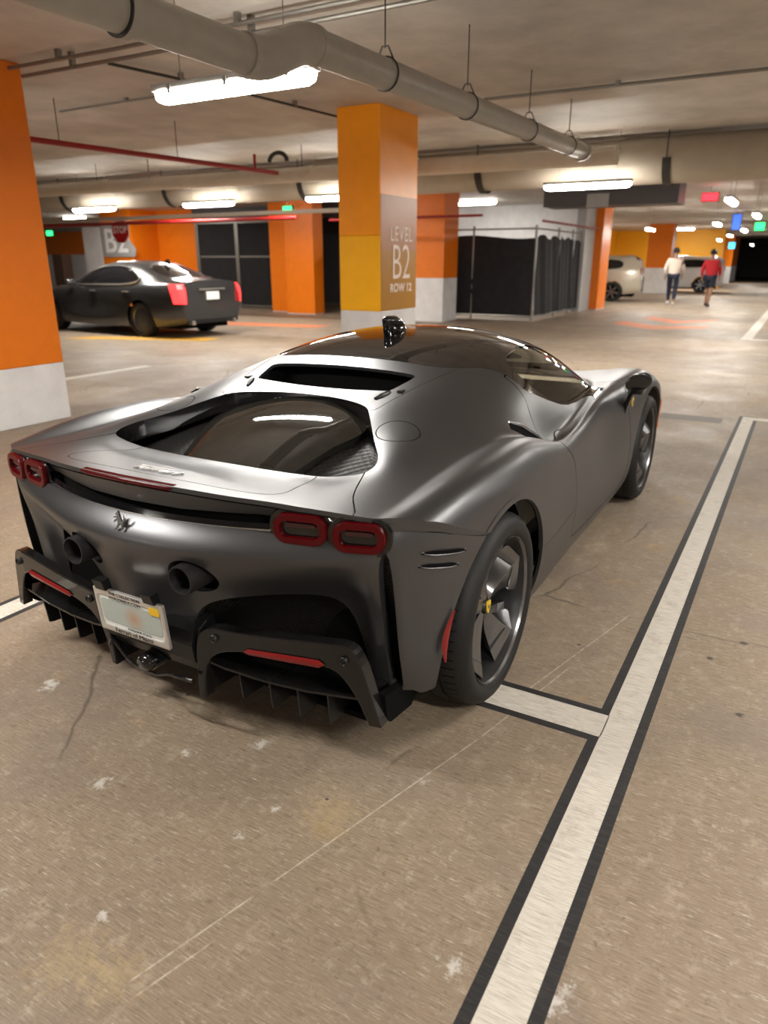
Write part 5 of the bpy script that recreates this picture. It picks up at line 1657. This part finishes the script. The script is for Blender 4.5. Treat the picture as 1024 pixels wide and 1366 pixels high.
# ------------------------------------------------------------------ mirrors, intakes, handles, roof fin
def loft_sections(secs, cap=True):
    n = len(secs[0]); V = [p for s in secs for p in s]; F = []
    for i in range(len(secs) - 1):
        for j in range(n): F.append((i * n + j, i * n + (j + 1) % n, (i + 1) * n + (j + 1) % n, (i + 1) * n + j))
    if cap: F += [tuple(range(n - 1, -1, -1)), tuple((len(secs) - 1) * n + j for j in range(n))]
    return V, F
for s in (1, -1):
    Mi = empty('door_mirror', parent=CAR)
    secs = []
    for x, w, h, zc, yc in ((1.945, .100, .088, .862, .985), (1.95, .112, .104, .862, .985), (1.985, .118, .112, .862, .988), (2.03, .108, .098, .860, .992), (2.07, .085, .072, .857, 1.0), (2.10, .050, .04, .853, 1.01), (2.112, .02, .016, .850, 1.014)):
        k = max(0, (2.06 - x) / .115)
        secs.append([(x + k * (a + .03) * .95, s * (yc + a), zc + b * (1.0 if b > 0 else .72) + .12 * a) for a, b in rrect(w, h, min(h, w) * .42, 6)])
    V, F = loft_sections(secs)
    o = mesh_obj('mirror_housing', V, F, M_CARBON, Mi, smooth=True); fix_normals(o); o.data.set_sharp_from_angle(angle=math.radians(50))
    V = [(1.9425 + (a * .85 + .03) * .95, s * (.985 + a * .85), .862 + b * (.85 if b > 0 else .62) + .12 * a) for a, b in rrect(.100, .088, .037, 6)]
    mesh_obj('mirror_glass', V, [tuple(range(len(V)))], M_BLACKGLOSS, Mi)
    secs = []
    for x, y, z, l in ((2.00, .985, .836, .13), (2.01, .975, .805, .12)):
        secs.append([(x + a, s * (y + b), z) for a, b in rrect(l, .085, .03, 4)])
    V, F = loft_sections(secs)
    fix_normals(mesh_obj('mirror_foot', V, F, M_BLACKGLOSS, Mi))
    secs = []
    for x, y, z, l in ((2.03, .955, .815, .085), (2.06, .935, .765, .075), (2.075, .915, .705, .050), (2.07, .905, .655, .016)):
        secs.append([(x + a, s * (y + b), z) for a, b in ((-l / 2, -.012), (l / 2, -.012), (l / 2, .012), (-l / 2, .012))])
    V, F = loft_sections(secs)
    fix_normals(mesh_obj('mirror_stalk', V, F, M_BLACKGLOSS, Mi))
    # chrome-edged side intake at the foot of the buttress
    I = empty('side_intake', parent=CAR)
    I['label'] = 'black side intake with bright edge'
    A = np.array([[.40, .815, .905], [.50, .83, .868], [.62, .855, .812], [.72, .872, .772]])
    V, F = [], []
    for i, p in enumerate(A):
        w = (.014, .022, .018, .004)[i]
        V += [(p[0], s * (p[1] + .004), p[2] - w * .5), (p[0] + .035, s * (p[1] - .02), p[2] + w)]
    for i in range(3): F.append((2 * i, 2 * i + 1, 2 * i + 3, 2 * i + 2))
    mesh_obj('intake_mouth', V, F, M_DARK, I)
    tube_obj('intake_edge', [(p[0] + .03, s * (p[1] - .014), p[2] + (.014, .022, .018, .004)[i] * .9) for i, p in enumerate(A)], [.004, .008, .007, .002], M_CHROME, I, 8)
    # flush handle outline pressed into the door
    _DV = DOORP.V[:, [0, 2]]
    hp = []
    for x, y in ((1.00, .826), (1.02, .812), (1.055, .804), (1.10, .803), (1.15, .808)):
        hp.append((x, s * y, zsurf(x, y) + .001))
    tube_obj('door_handle', hp, .0022, M_BLACK, CAR, 6)
secs = []
for x, w, h in ((1.09, .006, .006), (1.055, .040, .034), (1.01, .056, .062), (.965, .058, .080), (.925, .050, .086), (.900, .036, .082), (.893, .024, .072)):
    zr = zsurf(x, 0)
    secs.append([(x - .25 * max(0, b + h * .5) * (x < .93), a, zr - .008 + max(0, b + h * .5)) for a, b in rrect(w, h + .0201, min(w, h) * .48, 5)])
V, F = loft_sections(secs)
fix_normals(mesh_obj('roof_antenna_fin', V, F, M_BLACKGLOSS, CAR, smooth=True))

# amber front side markers and fender shields
_FV = UP.V[UP.V[:, 1] > .6]
def side_y(x, z): return float(_FV[np.argmin(np.hypot(_FV[:, 0] - x, _FV[:, 2] - z)), 1])
for s in (1, -1):
    V, F = [], []
    for i in range(12):
        a = math.radians(8 + 34 * i / 11)
        w = .026 * math.sin(math.pi * (i / 11 * .86 + .07))
        for r, d in ((.408, .002), (.408 + w / 2, .008), (.408 + w, .002)):
            x, z = 2.65 + r * math.cos(a), .343 + r * math.sin(a)
            V.append((x, s * (side_y(x, z) + d), z))
    for i in range(11):
        for j in range(2): F.append((3 * i + j, 3 * i + j + 1, 3 * i + 4 + j, 3 * i + 3 + j))
    fix_normals(mesh_obj('side_marker', V, F, M_AMBER, CAR, smooth=True))
    y0 = side_y(2.20, .715)
    V, F = prism([(2.20 + a * 1.5, .715 + b * 1.7) for a, b in ((-.013, .017), (.013, .017), (.014, .004), (.010, -.010), (0, -.020), (-.010, -.010), (-.014, .004))], s * (y0 - .004), s * (y0 + .006), 'xz')
    fix_normals(mesh_obj('fender_shield', V, F, M_YELLOW, CAR))
    horse('shield_emblem', (2.20, s * (y0 + .0062), .715), (1, 0, 0), (0, 0, 1), (0, s * .15, 0), .017, M_INK, CAR)

# ------------------------------------------------------------------ cabin
box('cabin_floor', .70, 2.3, -.66, .66, .14, .20, M_TRIM, CAR)
box('bulkhead', .66, .72, -.58, .58, .2, 1.0, M_TRIM, CAR)
for s in (1, -1):
    St = empty('seat', parent=CAR)
    secs = []
    for x, z, w, t in ((1.55, .36, .44, .12), (1.30, .32, .46, .14), (1.12, .34, .44, .15)):
        secs.append([(x, s * .36 + a, z + b) for a, b in rrect(w, t, .05, 4)])
    V, F = loft_sections(secs); fix_normals(mesh_obj('seat_cushion', V, F, M_SEAT, St, smooth=True))
    secs = []
    for x, z, w, t in ((1.10, .38, .42, .12), (1.02, .58, .46, .13), (.95, .78, .40, .11), (.92, .88, .26, .09), (.90, 1.00, .22, .07)):
        secs.append([(x + b, s * .36 + a, z + b * .3) for a, b in rrect(w, t, .03, 4)])
    V, F = loft_sections(secs); fix_normals(mesh_obj('seat_back', V, F, M_SEAT, St, smooth=True))
    box('door_card', .95, 2.1, s * .70 - .02, s * .70 + .02, .30, .76, M_SEAT, CAR)
secs = [[(x, y, z) for y, z in ((-.66, zz - .2), (.66, zz - .2), (.66, zz), (-.66, zz))] for x, zz in ((1.85, .68), (1.92, .76), (2.10, .79), (2.35, .78))]
secs = [[(p[0], p[1], p[2]) for p in s] for s in [[(x, y, z) for y, z in ((-.64, zz - .22), (.64, zz - .22), (.64, zz), (-.64, zz))] for x, zz in ((1.85, .68), (1.92, .76), (2.10, .79), (2.35, .78))]]
V, F = loft_sections(secs); fix_normals(mesh_obj('dashboard', V, F, M_TRIM, CAR))
P = [(1.74 + .05 * math.sin(a) , .36 + .17 * math.cos(a), .70 + .16 * math.sin(a)) for a in np.linspace(0, 2 * math.pi, 25)]
tube_obj('steering_wheel', P, .014, M_TRIM, CAR, 8, cap=False)
# ================================================================== OTHER CARS
M_SEDAN = pbr('dark_grey_metallic', (.055, .055, .057), rough=.25, metal=.5, coat=.8, coat_rough=.04)
M_CHAMP = pbr('champagne_metallic', (.50, .45, .36), rough=.3, metal=.3, coat=.7)
M_WHITECAR = pbr('white_car_paint', (.62, .60, .57), rough=.3, coat=.7)
M_DGLASS = pbr('dark_car_glass', (.006, .006, .007), rough=.03, coat=.5)
M_BRAKE = pbr('lit_brake_light', (.6, .02, .02), rough=.3, emit=(1.0, .03, .03), estr=2.2)
M_TAILR = pbr('tail_lens_red', (.25, .01, .01), rough=.2, coat=.5)
M_SILVER = pbr('silver_trim', (.55, .54, .52), rough=.25, metal=.9)
def loft_car(name, label, loc, rz, paint, rows, spec):
    """background car: x forward, origin on the floor under the rear axle"""
    T = empty(name, loc, rz, label, 'car', 'other parked and passing cars')
    xs = np.linspace(spec['x0'], spec['x1'], 130)
    dx = xs[1] - xs[0]
    Cy, Cz = [], []
    for R in rows:
        R = np.array(R)
        Cy.append(gsmooth(pchip(R[:, 0], R[:, 1], xs), .06 / dx)); Cz.append(gsmooth(pchip(R[:, 0], R[:, 2], xs), .06 / dx))
    Cy[-1][:] = 0
    nv = 80
    B = bspline_mat(len(rows), nv)
    Y, Z = B @ np.array(Cy), B @ np.array(Cz)
    ns = len(rows) - 1
    for q in range(nv):
        u = q / (nv - 1) * ns; i = min(int(u), ns - 1); t = u - i
        if i == ns - 1: Y[q] -= 2 * (t**3 / 6) * Cy[-2]
    P = np.zeros((nv, len(xs), 3)); P[:, :, 0] = xs; P[:, :, 1] = Y; P[:, :, 2] = Z
    U = Patch.grid(P)
    if U.N[np.argmax(U.V[:, 2])][2] < 0: U.flip()
    r = spec['wr']; wb = spec['wb']
    def fa(V):
        d = np.minimum(np.hypot(V[:, 0], V[:, 2] - r), np.hypot(V[:, 0] - wb, V[:, 2] - r)) - (r + .045)
        return np.maximum(d, .55 - np.abs(V[:, 1]))
    U = U.clip(fa)
    sw, rw, fw = spec['side'], spec['rear'], spec['front']
    f_s = lambda V: np.minimum(poly_sd(V[:, [0, 2]], sw), np.abs(V[:, 1]) - .5)
    f_r, f_f = in_xy(rw), in_xy(fw)
    body = U.clip(f_s, -1).clip(f_r, -1).clip(f_f, -1)
    body.lip(.01).both().obj('body', paint, T)
    for p in (U.clip(f_s), U.clip(f_s).mirror()): p.offset(-.006).obj('side_window', M_DGLASS, T)
    U.clip(f_r).offset(-.006).both().obj('rear_window', M_DGLASS, T)
    U.clip(f_f).offset(-.006).both().obj('windscreen', M_DGLASS, T)
    # closed tail and nose
    for col, nm in ((0, 'tail_panel'), (-1, 'nose_panel')):
        L = [tuple(P[j, col]) for j in range(nv)] + [(P[j, col, 0], -P[j, col, 1], P[j, col, 2]) for j in range(nv - 2, -1, -1)]
        fix_normals(mesh_obj(nm, L, [tuple(range(len(L)))], paint, T))
    if spec.get('trim'):
        q = spec['trim']
        for s in (1, -1):
            pts = []
            for a in range(len(sw) + 1):
                x, z = sw[a % len(sw)]
                d = np.hypot(U.V[:, 0] - x, U.V[:, 2] - z) + 9 * (U.V[:, 1] < .45)
                pts.append((x, s * (U.V[np.argmin(d), 1] + .012), z))
            tube_obj('window_trim', pts, .020, M_SILVER, T, 6, cap=False)
    box('underbody', spec['x0'] + .25, spec['x1'] - .25, -.62, .62, .17, .45, M_DARK, T)
    half = .115
    prof = [(r * .70, half - .02), (r * .74, half), (r * .88, half + .006), (r - .012, half - .008), (r, half - .035), (r, -half + .035), (r - .012, -half), (r * .70, -half)]
    for i, (wx, sy) in enumerate(((0, 1), (0, -1), (wb, 1), (wb, -1))):
        W = empty('wheel', (wx, sy * (spec['hw'] - .115), r), 0, parent=T)
        sgn = sy
        V, F = lathe([(a, h * sgn) for a, h in prof], 40, 'y')
        fix_normals(mesh_obj('tyre', V, F, M_TYRE, W, smooth=True))
        V, F = lathe([(r * .72, sgn * (half - .01)), (r * .70, sgn * (half - .02)), (r * .64, sgn * (half - .05)), (r * .62, -sgn * half)], 40, 'y')
        fix_normals(mesh_obj('rim', V, F, M_RIM, W, smooth=True))
        V, F = lathe([(0, sgn * .02), (r * .64, sgn * .02)], 30, 'y')
        mesh_obj('brake_disc', V, F, M_DARK, W)
        V, F = lathe([(0, sgn * (half - .03)), (.05, sgn * (half - .032)), (.055, sgn * .03)], 20, 'y')
        fix_normals(mesh_obj('hub', V, F, M_RIM, W))
        for k in range(spec.get('spokes', 10)):
            a = 2 * math.pi * k / spec.get('spokes', 10) + .2
            w = .014 if spec.get('spokes', 10) > 8 else .03
            V = []
            for rr, ww in ((.035, w), (r * .68, w * 1.3)):
                for tt, h in ((-ww, half - .035), (ww, half - .035), (ww, half - .065), (-ww, half - .065)):
                    V.append((rr * math.cos(a) - tt * math.sin(a), sgn * h, rr * math.sin(a) + tt * math.cos(a)))
            F = [(0, 1, 5, 4), (1, 2, 6, 5), (2, 3, 7, 6), (3, 0, 4, 7), (0, 3, 2, 1), (4, 5, 6, 7)]
            fix_normals(mesh_obj('spoke', V, F, M_RIM, W))
    return T, U
def surf_y(U, x, z):
    d = np.hypot(U.V[:, 0] - x, U.V[:, 2] - z); return float(U.V[np.argmin(d), 1])
SED = [
 [(-1.12, .62, .30), (-.6, .78, .22), (0, .84, .20), (2.9, .84, .20), (3.5, .74, .20), (3.82, .45, .24)],
 [(-1.12, .72, .42), (-.7, .86, .36), (0, .90, .34), (2.9, .90, .34), (3.5, .82, .34), (3.82, .52, .36)],
 [(-1.12, .76, .62), (-.7, .88, .58), (0, .915, .56), (1.5, .905, .55), (2.9, .915, .56), (3.5, .84, .52), (3.82, .55, .50)],
 [(-1.12, .75, .82), (-.7, .87, .80), (0, .91, .78), (1.5, .91, .76), (2.9, .90, .74), (3.5, .80, .68), (3.82, .52, .60)],
 [(-1.12, .72, .94), (-.7, .83, .95), (0, .88, .94), (1.5, .895, .92), (2.4, .88, .90), (2.9, .84, .86), (3.5, .70, .76), (3.82, .46, .66)],
 [(-1.12, .66, 1.02), (-.7, .76, 1.04), (-.2, .80, 1.03), (.4, .83, 1.0), (1.5, .85, .98), (2.2, .83, .96), (2.9, .68, .93), (3.5, .55, .82), (3.82, .36, .70)],
 [(-1.12, .56, 1.06), (-.7, .66, 1.08), (-.2, .70, 1.13), (.4, .74, 1.20), (1.0, .76, 1.22), (1.6, .76, 1.17), (2.1, .75, 1.04), (2.5, .62, .97), (2.9, .52, .95), (3.5, .42, .85), (3.82, .28, .72)],
 [(-1.12, .42, 1.075), (-.7, .54, 1.10), (-.2, .58, 1.21), (.3, .61, 1.34), (.9, .62, 1.39), (1.4, .62, 1.345), (1.9, .63, 1.18), (2.4, .50, .99), (2.9, .38, .96), (3.5, .3, .86), (3.82, .2, .73)],
 [(-1.12, .24, 1.08), (-.7, .32, 1.105), (-.2, .36, 1.25), (.3, .40, 1.395), (.9, .42, 1.445), (1.4, .42, 1.40), (1.9, .40, 1.24), (2.4, .32, 1.01), (2.9, .24, .97), (3.5, .18, .87), (3.82, .1, .74)],
 [(-1.12, 0, 1.085), (-.7, 0, 1.11), (-.2, 0, 1.26), (.3, 0, 1.41), (.9, 0, 1.455), (1.4, 0, 1.415), (1.9, 0, 1.26), (2.4, 0, 1.02), (2.9, 0, .975), (3.5, 0, .875), (3.82, 0, .745)],
]
spec = dict(x0=-1.1, x1=3.80, wb=2.91, wr=.335, hw=.905, spokes=20, trim=True,
            side=chaikin([(.02, 1.08), (.30, 1.00), (1.2, .985), (2.25, .975), (2.05, 1.08), (1.75, 1.20), (1.35, 1.315), (.85, 1.355), (.48, 1.32), (.22, 1.21)], 1),
            rear=chaikin(symxy([(.16, .001), (.14, .42), (-.05, .52), (-.42, .54), (-.58, .44), (-.62, .001)]), 1),
            front=chaikin(symxy([(1.45, .001), (1.48, .50), (2.02, .62), (2.22, .50), (2.36, .25), (2.40, .001)]), 1))
sx, sy = 8.95, 10.02
hd = math.radians(86)
axl = np.array([math.sin(hd), -math.cos(hd)])     # right-hand side of the saloon
cen = np.array([8.748, 10.144]) + axl * .80
SEDAN, SU = loft_car('saloon_car', 'dark grey saloon with lit brake lights crossing behind the sports car', (cen[0], cen[1], 0), hd, M_SEDAN, SED, spec)
SEDAN.scale = (1.04, 1.04, 1.04)
for s in (1, -1):
    L = empty('tail_light', parent=SEDAN)
    V, F = [], []
    for z, x, y0, y1 in ((.66, -1.13, .71, .76), (.80, -1.125, .70, .79), (.93, -1.09, .68, .80), (1.02, -1.04, .66, .77)):
        V += [(x - .03, s * y0, z), (x - .03, s * (y0 + y1) / 2, z), (x + .03, s * (y1 + .03), z), (x + .20, s * (y1 + .075), z)]
    for i in range(3):
        for j in range(3): F.append((4 * i + j, 4 * i + j + 1, 4 * i + 5 + j, 4 * i + 4 + j))
    fix_normals(mesh_obj('light_lens', V, F, M_BRAKE, L))
    tube_obj('exhaust_tip', [(-1.0, s * .55, .30), (-1.15, s * .55, .30)], .045, M_SILVER, SEDAN, 12)
    M2 = empty('door_mirror', parent=SEDAN)
    V, F = loft_sections([[(x, s * (.99 + a), 1.02 + b) for a, b in rrect(w, h, .03, 4)] for x, w, h in ((1.98, .17, .12), (2.05, .18, .13), (2.12, .10, .07))])
    fix_normals(mesh_obj('mirror_housing', V, F, M_SEDAN, M2, smooth=True))
    box('mirror_arm', 2.02, 2.08, s * .93 - .05, s * .93 + .05, .965, .99, M_SEDAN, M2)
    for x in (.36, 1.40):
        y = surf_y(SU, x, .86)
        tube_obj('door_handle', [(x - .10, s * (y + .012), .865), (x, s * (y + .02), .868), (x + .10, s * (y + .012), .865)], .012, M_SILVER, SEDAN, 6)
bar = box('boot_trim', -1.135, -1.11, -.34, .34, .90, .935, M_SILVER, SEDAN)
pl = box('number_plate', -1.145, -1.12, -.16, .16, .72, .87, M_PLATE, SEDAN)
box('bumper_trim', -1.12, -1.0, -.66, .66, .28, .36, M_BLACK, SEDAN)
fin = prism([(.22, 1.40), (.10, 1.47), (.05, 1.465), (.02, 1.36)], -.015, .015, 'xz')
fix_normals(mesh_obj('roof_fin', *fin, M_BLACKGLOSS, SEDAN))
# crossovers further down the aisle
SUV = []
for R in SED:
    SUV.append([(x, y, .30 + (z - .2) * 1.16 if z > .5 else z + .06) for x, y, z in R])
for k, (a, b) in enumerate(((5, 1.12), (6, 1.35), (7, 1.62), (8, 1.67), (9, 1.68))):
    SUV[a] = [(x, y, z if x > 1.3 else max(z, b if x > -.75 else (b - .25 if a > 5 else z))) for x, y, z in SUV[a]]
spec2 = dict(x0=-1.0, x1=3.6, wb=2.7, wr=.36, hw=.90, spokes=6,
             side=chaikin([(-.35, 1.28), (-.1, 1.19), (1.2, 1.16), (2.1, 1.15), (1.7, 1.40), (1.2, 1.53), (.3, 1.56), (-.3, 1.50)], 1),
             rear=chaikin(symxy([(-.72, .001), (-.73, .5), (-.90, .5), (-.92, .001)]), 1),
             front=chaikin(symxy([(1.35, .001), (1.45, .50), (1.95, .60), (2.25, .40), (2.35, .001)]), 1))
S1, SU1 = loft_car('crossover_car', 'champagne crossover parked behind the slim orange pillar', (28.15, 4.98, 0), math.radians(97), M_CHAMP, SUV, spec2)
spec3 = dict(spec2)
S2, SU2 = loft_car('crossover_car', 'white car parked beyond the two walkers', (38.5, 3.05, 0), math.radians(97), M_WHITECAR, SUV, spec3)
for S in (S1, S2):
    for s in (1, -1):
        box('tail_light', -1.02, -.98, s * .72 - .08, s * .72 + .08, 1.02, 1.22, M_TAILR, S)
    box('number_plate', -1.025, -1.0, -.16, .16, .80, .95, M_PLATE, S)

# ================================================================== PEOPLE WALKING AWAY
M_SKIN = pbr('skin', (.30, .16, .10), rough=.6)
M_HAIR = pbr('dark_hair', (.012, .010, .009), rough=.7)
def skin_mesh(name, pts, edges, radii, mat, parent, sub=2, root=0):
    me = bpy.data.meshes.new(name)
    me.from_pydata(pts, edges, [])
    o = bpy.data.objects.new(name, me)
    COL.objects.link(o); o.parent = parent
    m = o.modifiers.new('skin', 'SKIN')
    m.use_smooth_shade = True
    sl = me.skin_vertices[0].data if me.skin_vertices else None
    if sl is None:
        bm = bmesh.new(); bm.from_mesh(me); bm.verts.layers.skin.verify(); bm.to_mesh(me); bm.free()
        sl = me.skin_vertices[0].data
    for i, r in enumerate(radii):
        sl[i].radius = (r, r) if not hasattr(r, '__len__') else r
    sl[root].use_root = True
    s = o.modifiers.new('subsurf', 'SUBSURF'); s.levels = sub; s.render_levels = sub
    me.materials.append(mat)
    return o
def person(label, loc, rz, H, top, topname, legs, legname, shoe, long_legs, sleeve, stride, armsw, shirt_hem=.84):
    """walking figure seen from behind, local +x is the way it walks, unit height 1.75"""
    T = empty('person', loc, rz, label, 'person')
    T.scale = (H / 1.75,) * 3
    st = stride
    hipz = .90
    P = dict(pel=(0, 0, .95), wa=(.01, 0, 1.08), ch=(.02, 0, 1.28), ne=(.0, 0, 1.46), hd0=(.02, 0, 1.53), hd1=(.035, 0, 1.64),
             sl=(.0, .17, 1.40), sr=(.0, -.17, 1.40), el=(-armsw - .02, .25, 1.13), er=(armsw, -.25, 1.13), wl=(-armsw * 1.1 + .05, .25, .90), wr=(armsw * 1.9 + .06, -.24, .93),
             hl=(0, .10, hipz), hr=(0, -.10, hipz), kl=(st * .75 + .04, .10, .49), kr=(-st * .35 + .02, -.10, .49), al=(st, .10, .09), ar=(-st * 1.25, -.10, .13), tl=(st + .14, .11, .04), tr=(-st * 1.25 + .12, -.11, .035))
    names = list(P)
    E = [('pel', 'wa'), ('wa', 'ch'), ('ch', 'ne'), ('ne', 'hd0'), ('hd0', 'hd1'), ('ch', 'sl'), ('ch', 'sr'), ('sl', 'el'), ('el', 'wl'), ('sr', 'er'), ('er', 'wr'),
         ('pel', 'hl'), ('pel', 'hr'), ('hl', 'kl'), ('hr', 'kr'), ('kl', 'al'), ('kr', 'ar'), ('al', 'tl'), ('ar', 'tr')]
    R = dict(pel=(.13, .11), wa=(.13, .10), ch=(.155, .11), ne=.055, hd0=.070, hd1=.088, sl=.06, sr=.06, el=.042, er=.042, wl=.027, wr=.027, hl=.085, hr=.085, kl=.055, kr=.055, al=.038, ar=.038, tl=.03, tr=.03)
    pts = [P[n] for n in names]; rad = [R[n] for n in names]
    ed = [(names.index(a), names.index(b)) for a, b in E]
    # hands: palm and five fingers hanging from each wrist
    for w, s in (('wl', 1), ('wr', -1)):
        wx, wy, wz = P[w]
        i0 = len(pts); pts.append((wx + .01, wy, wz - .07)); rad.append((.034, .016)); ed.append((names.index(w), i0))
        for k, (dx, ln) in enumerate(((-.026, .062), (-.009, .075), (.009, .078), (.026, .070))):
            j = len(pts); pts += [(wx + .01 + dx, wy, wz - .07 - ln * .55), (wx + .018 + dx, wy - s * .012, wz - .07 - ln)]; rad += [.0095, .008]; ed += [(i0, j), (j, j + 1)]
        j = len(pts); pts += [(wx + .05, wy - s * .01, wz - .055), (wx + .06, wy - s * .018, wz - .09)]; rad += [.011, .009]; ed += [(i0, j), (j, j + 1)]
    skin_mesh('body', pts, ed, rad, M_SKIN, T)
    # face: nose and ears
    tube_obj('nose', [(.118, 0, 1.64), (.150, 0, 1.612), (.118, 0, 1.60)], [.010, .016, .010], M_SKIN, T, 8)
    for s in (1, -1): tube_obj('ear', [(.03, s * .088, 1.66), (.02, s * .102, 1.64), (.03, s * .09, 1.605)], [.012, .016, .010], M_SKIN, T, 8)
    hm = bmesh.new()
    bmesh.ops.create_uvsphere(hm, u_segments=18, v_segments=12, radius=.112, matrix=Matrix.Translation((.018, 0, 1.672)) @ Matrix.Diagonal((1.0, .92, 1.0, 1)))
    bmesh.ops.delete(hm, geom=[v for v in hm.verts if v.co.z < 1.60 or (v.co.x > .06 and v.co.z < 1.70)], context='VERTS')
    bm_obj('hair', hm, M_HAIR, T, smooth=True)
    # top
    tp = [(0, 0, shirt_hem), (.01, 0, 1.08), (.02, 0, 1.28), (.0, 0, 1.42), (.0, .19, 1.395), (.0, -.19, 1.395)]
    tr_ = [(.185, .125), (.185, .125), (.20, .135), (.10, .09), .085, .085]
    te = [(0, 1), (1, 2), (2, 3), (2, 4), (2, 5)]
    for s, sh, el, wr in ((1, 4, P['el'], P['wl']), (-1, 5, P['er'], P['wr'])):
        j = len(tp)
        tp.append((el[0], el[1] + s * .01, el[2] + (.10 if not sleeve else 0))); tr_.append(.072 if not sleeve else .062); te.append((sh, j))
        if sleeve: tp.append((wr[0] * .9 + el[0] * .1, wr[1] + s * .005, wr[2] + .03)); tr_.append(.045); te.append((j, j + 1))
    skin_mesh(topname, tp, te, tr_, top, T, root=1)
    lp = [(0, 0, .97), (0, .105, .90), (0, -.105, .90)]; lr = [(.15, .12), .105, .105]; le = [(0, 1), (0, 2)]
    for s, h_, k_, a_ in ((1, 1, P['kl'], P['al']), (-1, 2, P['kr'], P['ar'])):
        j = len(lp)
        lp.append(((k_[0]) * (1 if long_legs else .85), k_[1], k_[2] + (0 if long_legs else .07))); lr.append(.078 if long_legs else .10); le.append((h_, j))
        if long_legs: lp.append((a_[0], a_[1], a_[2] + .04)); lr.append(.055); le.append((j, j + 1))
    skin_mesh(legname, lp, le, lr, legs, T)
    for a_, t_ in ((P['al'], P['tl']), (P['ar'], P['tr'])):
        V, F = loft_sections([[(x, a_[1] + a, z + b) for a, b in rrect(w, h, min(w, h) * .4, 4)] for x, w, h, z in ((a_[0] - .06, .06, .07, t_[2] + .015), (a_[0] - .02, .085, .10, t_[2] + .022), (a_[0] + .07, .09, .08, t_[2] + .008), (t_[0] + .04, .08, .06, t_[2] - .001), (t_[0] + .07, .04, .03, t_[2] - .008))])
        fix_normals(mesh_obj('shoe', V, F, shoe, T, smooth=True))
    return T
M_WSHIRT = pbr('cream_shirt', (.55, .47, .40), rough=.8)
M_RSHIRT = pbr('red_shirt', (.42, .012, .02), rough=.8)
M_NAVY = pbr('navy_trousers', (.012, .016, .035), rough=.8)
M_NSHORT = pbr('navy_shorts', (.015, .02, .04), rough=.8)
M_WSHOE = pbr('white_shoes', (.6, .57, .52), rough=.6)
M_BSHOE = pbr('dark_shoes', (.02, .02, .02), rough=.6)
person('person in cream long-sleeved top and navy trousers walking away', (26.1, 2.50, 0), math.radians(4), 1.90, M_WSHIRT, 'long_sleeved_top', M_NAVY, 'trousers', M_WSHOE, True, True, .16, .05)
person('person in red top and navy shorts walking away', (25.7, 1.25, 0), math.radians(-8), 1.84, M_RSHIRT, 'red_top', M_NSHORT, 'shorts', M_BSHOE, False, True, .24, .06, .80)
